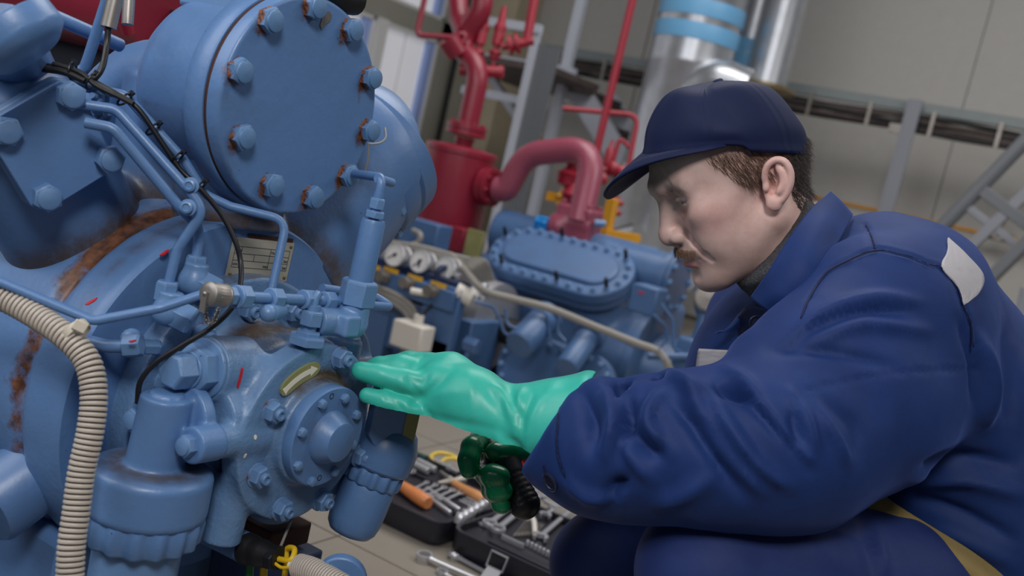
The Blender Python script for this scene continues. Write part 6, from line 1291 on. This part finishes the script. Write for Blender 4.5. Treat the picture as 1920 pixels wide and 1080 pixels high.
for pts, wd, am in (
    # deep sleeve creases from elbow to forearm
    ([(1090, 735), (1110, 790), (1108, 845)], 16, -.010), ([(1130, 730), (1150, 790), (1135, 860)], 16, .008), ([(1178, 742), (1168, 800), (1160, 850)], 14, -.010), ([(1210, 745), (1185, 800), (1230, 850), (1245, 830)], 13, -.009),
    ([(1150, 780), (1180, 850), (1220, 900)], 12, .006), ([(1240, 735), (1215, 790), (1255, 850)], 16, .009), ([(1262, 752), (1300, 800), (1345, 870), (1390, 930)], 14, -.008), ([(1290, 730), (1325, 790), (1370, 860), (1430, 925)], 13, .008),
    ([(1335, 745), (1365, 800), (1420, 870), (1480, 915)], 14, .008), ([(1310, 760), (1350, 830), (1400, 900)], 12, -.006), ([(1340, 725), (1380, 740), (1405, 752)], 12, -.013), ([(1405, 752), (1450, 800), (1520, 880)], 11, -.006),
    ([(1360, 690), (1400, 720), (1440, 780), (1500, 850), (1525, 870)], 13, .007), ([(1480, 730), (1510, 790), (1530, 850)], 12, .006), ([(1500, 735), (1490, 790), (1500, 840)], 10, -.004), ([(1530, 760), (1570, 830), (1590, 870)], 11, .006), ([(1545, 750), (1600, 800), (1610, 860)], 14, -.004),
    ([(1250, 700), (1290, 722), (1330, 735)], 14, .008), ([(1060, 900), (1100, 930), (1160, 940)], 14, .006), ([(1140, 955), (1150, 920), (1175, 900)], 14, -.010), ([(1230, 945), (1280, 930), (1330, 900)], 18, .006),
    # shoulder and upper arm
    ([(1480, 640), (1540, 590), (1640, 560), (1720, 565)], 13, .006), ([(1470, 655), (1530, 610), (1620, 585), (1700, 588)], 12, -.006), ([(1520, 640), (1620, 610), (1740, 620)], 14, .005), ([(1440, 655), (1560, 660), (1680, 690)], 12, -.004),
    ([(1800, 600), (1830, 680), (1830, 760)], 14, -.007), ([(1840, 640), (1860, 720), (1845, 800)], 16, .008), ([(1880, 620), (1900, 720), (1890, 800)], 16, -.006), ([(1730, 880), (1800, 860), (1900, 870)], 16, -.008), ([(1720, 905), (1810, 900), (1920, 930)], 16, .007), ([(1700, 930), (1800, 960), (1900, 1010)], 14, -.006), ([(1720, 985), (1800, 1010), (1900, 1060)], 18, .006)):
    fold(V, N, pts, wd, am, 1.21 if pts[0][0] < 1700 else 9)
FS = 1.0
# seams, sewn in as narrow grooves beside a raised edge
for pts in ([(1515, 560), (1545, 512), (1585, 488), (1640, 467), (1700, 478), (1740, 494), (1766, 502), (1790, 530), (1803, 568), (1818, 605), (1822, 650)], [(1621, 420), (1632, 440), (1638, 466)], [(1045, 770), (1042, 840), (1060, 900), (1082, 940)], [(1510, 730), (1660, 700), (1840, 690)]):
    fold(V, N, pts, 3.2, -.0028, 1.35, False); fold(V, N, [(p[0]+3, p[1]-5) for p in pts], 4, .0012, 1.35, False)
N = vnorm(V, F); V += N*(.0011*vnoise(V, 26, 4)+.0004*vnoise(V, 70, 5))[:, None]
V = relax(V, F, 1); N = vnorm(V, F); JKT = place('jacket', mkmesh('jacket', V, F, 'navy', 180), PS)
def inpoly(P, poly):
    c = np.zeros(len(P), bool); n = len(poly)
    for i in range(n):
        (x1, y1), (x2, y2) = poly[i], poly[(i+1) % n]; m = ((y1 > P[:, 1]) != (y2 > P[:, 1])) & (P[:, 0] < (x2-x1)*(P[:, 1]-y1)/((y2-y1) or 1e-9)+x1); c ^= m
    return c
def patch(V, F, N, poly, name, mat, parent, off=.0012, dlim=(0, 9), side=True):
    Fc = V[F].mean(1); P, zz = pxy(Fc); nf = N[F].mean(1); fc = (nf*(CAMP-Fc)).sum(1) > (0 if side else -9); m = inpoly(P, poly) & (zz > dlim[0]) & (zz < dlim[1]) & fc; ff = F[m]; u, inv = np.unique(ff, return_inverse=True)
    o = place(name, mkmesh(name, V[u]+N[u]*off, inv.reshape(-1, 4), mat, 180), parent); md = o.modifiers.new('thickness', 'SOLIDIFY'); md.thickness = .0012; return o
JV = v
def hit(vol, px, py, d0, d1, n=260):
    """first surface point met along the sight line of a measured photo point (else the nearest pass)"""
    D = np.linspace(d0, d1, n); P = np.array([at(px, py, d) for d in D]); q = (P-vol.lo)/vol.h; ok = ((q >= 0) & (q < np.array(vol.n)-1.01)).all(1); q = np.clip(q, 0, np.array(vol.n)-1.02); i = q.astype(int); f = q-i; val = np.zeros(n)
    for a in (0, 1):
        for b in (0, 1):
            for c in (0, 1): val += vol.f[i[:, 0]+a, i[:, 1]+b, i[:, 2]+c]*(f[:, 0] if a else 1-f[:, 0])*(f[:, 1] if b else 1-f[:, 1])*(f[:, 2] if c else 1-f[:, 2])
    val[~ok] = 1; neg = np.flatnonzero(val < 0)
    return P[neg[0]] if len(neg) else P[np.argmin(val)]
def sewn(name, left, right, mat, parent, d0, d1, n=26, m=16, off=.003, th=.002):
    A = np.array(smoothline(left, 12)); B = np.array(smoothline(right, 12)); A = A[np.linspace(0, len(A)-1, n).astype(int)]; B = B[np.linspace(0, len(B)-1, n).astype(int)]; g = G()
    for i in range(n):
        for j in range(m+1):
            p = A[i]+(B[i]-A[i])*j/m; q = hit(JV, p[0], p[1], d0, d1); g.v.append(tuple(q+(CAMP-q)/np.linalg.norm(CAMP-q)*off))
    g.f = [(i*(m+1)+j, i*(m+1)+j+1, (i+1)*(m+1)+j+1, (i+1)*(m+1)+j) for i in range(n-1) for j in range(m)]
    o = g.obj(name, mat, parent, smooth=180); md = o.modifiers.new('thickness', 'SOLIDIFY'); md.thickness = th; md.offset = 0; return o
sewn('reflective_stripe', [(1777, 446), (1776, 472), (1766, 500), (1796, 538), (1807, 571)], [(1779, 447), (1812, 478), (1843, 516), (1836, 548), (1808, 572)], 'stripe', JKT, 1.0, 1.34)
sewn('reflective_stripe', [(1310, 655), (1306, 685), (1304, 706)], [(1405, 660), (1410, 690), (1400, 712)], 'stripe', JKT, 1.15, 1.6)
for pts in ([(1500, 596), (1515, 560), (1545, 513), (1585, 489), (1640, 468), (1700, 478), (1740, 494), (1766, 502), (1792, 532), (1806, 575), (1820, 605), (1824, 650)], [(1622, 420), (1632, 440), (1640, 466)], [(1046, 775), (1043, 840), (1058, 895), (1076, 930)]):
    sewn('seam', pts, [(x_+2.6, y_+1.6) for x_, y_ in pts], 'navy_dark', JKT, .95, 1.34, 60, 2, .0022, .0008)
# collar: near flap, far flap and stand
def surf(name, rows, mat, parent, th=.003, n=10, m=14):
    R = [np.array(smoothline([at(*q) for q in r], n)) for r in rows]; L = min(len(r) for r in R); C = [smoothline([r[i] for r in R], m) for i in range(L)]; k = len(C[0]); g = G(); g.v = [tuple(p) for c in C for p in c]
    g.f = [(i*k+j, (i+1)*k+j, (i+1)*k+j+1, i*k+j+1) for i in range(L-1) for j in range(k-1)]; o = g.obj(name, mat, parent, smooth=180); md = o.modifiers.new('thickness', 'SOLIDIFY'); md.thickness = th; md.offset = 0; return o
surf('collar', [[(1556, 360, 1.19), (1519, 394, 1.145), (1478, 450, 1.108), (1440, 512, 1.105), (1408, 558, 1.125)], [(1576, 378, 1.185), (1546, 422, 1.122), (1506, 484, 1.083), (1468, 546, 1.083), (1432, 577, 1.105)], [(1598, 403, 1.19), (1574, 448, 1.13), (1542, 508, 1.082), (1508, 568, 1.080), (1487, 613, 1.100)]], 'navy', JKT)
surf('collar', [[(1400, 572, 1.27), (1384, 592, 1.26), (1376, 606, 1.26)], [(1398, 592, 1.26), (1378, 606, 1.25), (1360, 620, 1.25)], [(1392, 612, 1.26), (1368, 622, 1.25), (1340, 624, 1.25)]], 'navy', JKT)
surf('placket', [[(1380, 598, 1.262), (1392, 640, 1.262), (1410, 668, 1.25)], [(1412, 575, 1.22), (1425, 620, 1.22), (1440, 660, 1.21)], [(1480, 596, 1.17), (1475, 632, 1.175), (1450, 660, 1.18)]], 'navy_dark', JKT)
def button(c, nrm, r, par, mat='button_navy'):
    g = G(); g.lathe(c, nrm, [(r*.95, -.001), (r, .0005), (r, .0016), (r*.9, .0022), (r*.72, .0018), (r*.68, .0010), (0, .0010)], 28); o = g.obj('button', mat, par)
    fr = frame(c, nrm)
    for i in (-1, 1):
        for j in (-1, 1): G().cyl(fr[0]+fr[1]*i*r*.2+fr[2]*j*r*.2+fr[3]*.0009, fr[0]+fr[1]*i*r*.2+fr[2]*j*r*.2+fr[3]*.0013, r*.09, 8).obj('thread_hole', 'ink', o)
c = at(1419, 606, 1.205); button(c, CAMP-c, .0095, JKT)
def onsurf(V, px, py, lift=.001):
    P, zz = pxy(V); d = np.hypot(P[:, 0]-px, P[:, 1]-py); m = np.flatnonzero(d < 6); return V[m[np.argmin(zz[m])]], m[np.argmin(zz[m])]
c, i_ = onsurf(V, 1031, 906); button(c+N[i_]*.001, N[i_], .0105, JKT)
c2, i2_ = onsurf(V, 1020, 885); fr = frame(c2+N[i2_]*.0006, N[i2_], (c-c2)); G().box((0, 0, 0), (.008, .0012, .0006), fr).obj('buttonhole', 'navy_dark', JKT)
G().box((0, 0, 0), (.012, .004, .002), frame(at(990, 882, 1.065), CAMP-at(990, 882, 1.065), IU-IR*.3)).obj('cuff_lining', 'red_lining', JKT, bevel=.001)
# ---- trousers
v = Vol((-.60, .75, .05), (.52, 1.90, .66), .006)
chain(v, [J['K1']+A3(.0, 0, 0), JK(1450, 1085, 1.06), JK(1640, 1130, 1.13), J['H1']], [.068, .080, .095, .11], .05); chain(v, [J['K1'], (J['K1']+an1)/2, an1], [.066, .062, .055], .04)
chain(v, [J['K2'], JK(1300, 1090, 1.36), J['H2']], [.066, .08, .11], .05); chain(v, [J['K2'], (J['K2']+an2)/2, an2], [.064, .06, .055], .04); v.u(p_cone(J['PV'], J['H2'], .15, .12), .05)
V, F = v.mesh(); N = vnorm(V, F)
for pts, wd, am in (([(1560, 985), (1620, 1010), (1640, 1080)], 14, -.007), ([(1500, 965), (1560, 970), (1610, 975)], 12, .006), ([(1640, 985), (1650, 1040), (1660, 1080)], 12, .006), ([(1440, 980), (1520, 1020), (1600, 1080)], 30, .004)): fold(V, N, pts, wd, am)
N = vnorm(V, F); V += N*(.0012*vnoise(V, 22, 8))[:, None]
TR = place('trousers', mkmesh('trousers', V, F, 'navy_trousers', 180), PS)
surf('waistband', [[(1585, 905, 1.150), (1625, 960, 1.120), (1690, 1010, 1.100), (1760, 1065, 1.085), (1800, 1100, 1.085)], [(1602, 902, 1.152), (1650, 948, 1.118), (1720, 998, 1.095), (1790, 1045, 1.082), (1850, 1090, 1.082)], [(1622, 902, 1.165), (1675, 944, 1.135), (1745, 988, 1.115), (1820, 1034, 1.105), (1885, 1082, 1.105)]], 'khaki', TR, .003)
for an, kk in ((an1, J['K1']), (an2, J['K2'])):
    v = Vol(an-A3(.25, .25, .12), an+A3(.25, .25, .1), .006); f_ = A3(-.866, -.5, 0); v.u(p_cone(an+A3(0, 0, .02), an-A3(0, 0, .03), .045, .048)); v.u(p_cone(A3(*an[:2], .05)-f_*.04, A3(*an[:2], .04)+f_*.14, .046, .036), .03); v.s_(p_box((an[0], an[1], -.1), (.5, .5, .1)))
    V, F = v.mesh(); place('shoe', mkmesh('shoe', V, F, 'black_rubber', 70), PS)
# ---- near glove (left hand): five fingers, palm, flared cuff
v = Vol((-.80, .82, .56), (-.36, 1.22, .80), .0018)
P_ = lambda x_, y_, d_: at(x_, y_, d_)
chain(v, [P_(985, 800, 1.085), P_(935, 785, 1.09), P_(880, 750, 1.095), P_(825, 725, 1.105)], [.036, .0345, .0330, .028], .02)
chain(v, [P_(945, 826, 1.088), P_(880, 800, 1.090), P_(815, 774, 1.098)], [.021, .021, .0175], .014); chain(v, [P_(900, 735, 1.115), P_(845, 698, 1.125), P_(800, 690, 1.14)], [.024, .020, .017], .014)
v.u(p_cone(P_(870, 740, 1.125), P_(820, 715, 1.13), .026, .024), .014)
chain(v, [P_(815, 772, 1.098), P_(762, 764, 1.090), P_(720, 752, 1.088), P_(689, 742, 1.088)], [.0150, .0122, .0114, .0094], .003)            # little finger
chain(v, [P_(810, 728, 1.100), P_(757, 714, 1.095), P_(712, 703, 1.094), P_(676, 696, 1.094)], [.0170, .0142, .0128, .0108], .003)          # ring finger
chain(v, [P_(805, 700, 1.130), P_(752, 690, 1.124), P_(712, 692, 1.125), P_(688, 700, 1.126)], [.0170, .0148, .0138, .0118], .006)          # middle finger
chain(v, [P_(812, 688, 1.150), P_(768, 682, 1.152), P_(728, 690, 1.152), P_(705, 702, 1.154)], [.0165, .0146, .0134, .0115], .006)          # index finger
chain(v, [P_(890, 745, 1.13), P_(850, 735, 1.165), P_(815, 730, 1.185), P_(790, 732, 1.195)], [.0200, .0165, .0145, .0125], .008)          # thumb, from the side of the palm
chain(v, [P_(985, 800, 1.085), P_(1030, 800, 1.078), P_(1100, 800, 1.07)], [.036, .0475, .0605], .02)
v.s_(p_box(cc_+cn*.15, (.15, .3, .3), Rc))
chain(v, [P_(1000, 802, 1.083), P_(1035, 800, 1.078), P_(1110, 800, 1.07)], [.033, .0445, .0560], .0, True)
V, F = v.mesh(); N = vnorm(V, F)
for pts, wd, am in (([(770, 760), (800, 738), (850, 690)], 7, -.0035), ([(790, 745), (770, 720), (760, 705)], 4, -.003), ([(765, 705), (790, 718), (805, 700)], 4, -.003), ([(775, 690), (790, 668), (800, 666)], 4, -.003), ([(735, 745), (752, 765), (760, 772)], 4, -.0022), ([(722, 742), (730, 752)], 4, -.002), ([(768, 752), (790, 760), (812, 790)], 4, -.003), ([(780, 770), (840, 790), (900, 800), (960, 818)], 9, -.0022),
    ([(720, 706), (745, 716), (780, 735)], 6, .0018), ([(880, 690), (884, 760), (880, 800)], 7, .0014), ([(945, 726), (965, 760), (975, 800)], 8, -.005), ([(925, 722), (950, 745), (960, 790)], 9, .005), ([(980, 722), (972, 760), (968, 830)], 8, .005), ([(1000, 735), (980, 780), (972, 850)], 6, -.004), ([(950, 822), (970, 835), (985, 870)], 7, -.004), ([(1040, 720), (1000, 780), (990, 850)], 9, .003), ([(930, 810), (950, 850), (965, 860)], 8, .004), ([(905, 720), (935, 760), (948, 800)], 10, -.002), ([(790, 745), (830, 735), (890, 735)], 10, .001)):
    fold(V, N, pts, wd, am)
N = vnorm(V, F); V += N*(.0005*vnoise(V, 60, 3))[:, None]
V = relax(V, F, 9); GL = place('glove', mkmesh('glove', V, F, 'glove_rubber', 180), PS)
inn = ((V-cc_)@cn > -.004); 
# inner face of the cuff
g = G(); e1, e2 = cutn, np.cross(cn, cutn)
# ---- far glove (right hand) curled round the grip
v = Vol((-.70, .92, .38), (-.38, 1.26, .60), .0020)
chain(v, [P_(1070, 856, 1.275), P_(1015, 852, 1.262), P_(965, 850, 1.252), P_(930, 850, 1.250)], [.034, .031, .027, .022], .012); chain(v, [P_(965, 850, 1.252), P_(955, 890, 1.250), P_(950, 925, 1.243)], [.026, .022, .017], .012)
chain(v, [P_(938, 836, 1.252), P_(900, 826, 1.225), P_(884, 838, 1.196), P_(879, 862, 1.184), P_(879, 881, 1.180)], [.0150, .0128, .0126, .0126, .0110], .006)      # index hangs straight down
chain(v, [P_(945, 874, 1.248), P_(915, 880, 1.222), P_(911, 890, 1.198), P_(924, 892, 1.178), P_(937, 893, 1.173)], [.0145, .0122, .0126, .0140, .0126], .005)      # middle
chain(v, [P_(950, 902, 1.243), P_(924, 911, 1.220), P_(921, 919, 1.197), P_(932, 921, 1.178), P_(944, 921, 1.173)], [.0135, .0112, .0116, .0128, .0116], .004)      # ring
chain(v, [P_(952, 925, 1.238), P_(938, 935, 1.218), P_(935, 942, 1.197), P_(939, 946, 1.184), P_(943, 948, 1.180)], [.0118, .0100, .0100, .0106, .0096], .004)      # little
chain(v, [P_(978, 850, 1.240), P_(952, 846, 1.212), P_(928, 847, 1.194)], [.0170, .0145, .0122], .004)                                 # thumb across the top of the grip
V, F = v.mesh(); N = vnorm(V, F); V += N*(.0004*vnoise(V, 70, 3))[:, None]
V = relax(V, F, 6); place('glove', mkmesh('glove', V, F, 'glove_shaded', 180), PS)['label'] = 'green glove with shade in its colour'
# ---- black grip held in the far hand
hg = thing('tool_grip', 'black ribbed plastic tool grip held in the lower gloved hand', 'tool', at(960, 910, 1.19))
ga_, gb_ = at(938, 858, 1.212), at(983, 944, 1.190); v = Vol(np.minimum(ga_, gb_)-.05, np.maximum(ga_, gb_)+.05, .0022); v.u(p_cone(ga_, gb_, .0175, .0195)); u = (gb_-ga_)/np.linalg.norm(gb_-ga_)
v.u(p_cone(ga_-u*.0, ga_+u*.02, .019, .016), .008)
for k in range(7): c = ga_+u*(.028+.007*k); fr = frame(c, u); v.s_((lambda X, Y, Z, c=c: np.sqrt((np.sqrt(np.maximum((X-c[0])**2+(Y-c[1])**2+(Z-c[2])**2-((X-c[0])*u[0]+(Y-c[1])*u[1]+(Z-c[2])*u[2])**2, 0))-.0190)**2+((X-c[0])*u[0]+(Y-c[1])*u[1]+(Z-c[2])*u[2])**2)-.0010, c-.022, c+.022), .001)
V, F = v.mesh(); place('grip', mkmesh('grip', V, F, 'black', 60), hg); G().tube([ga_, ga_-u*.06], .006, 12).obj('shank', 'steel_dull', hg)
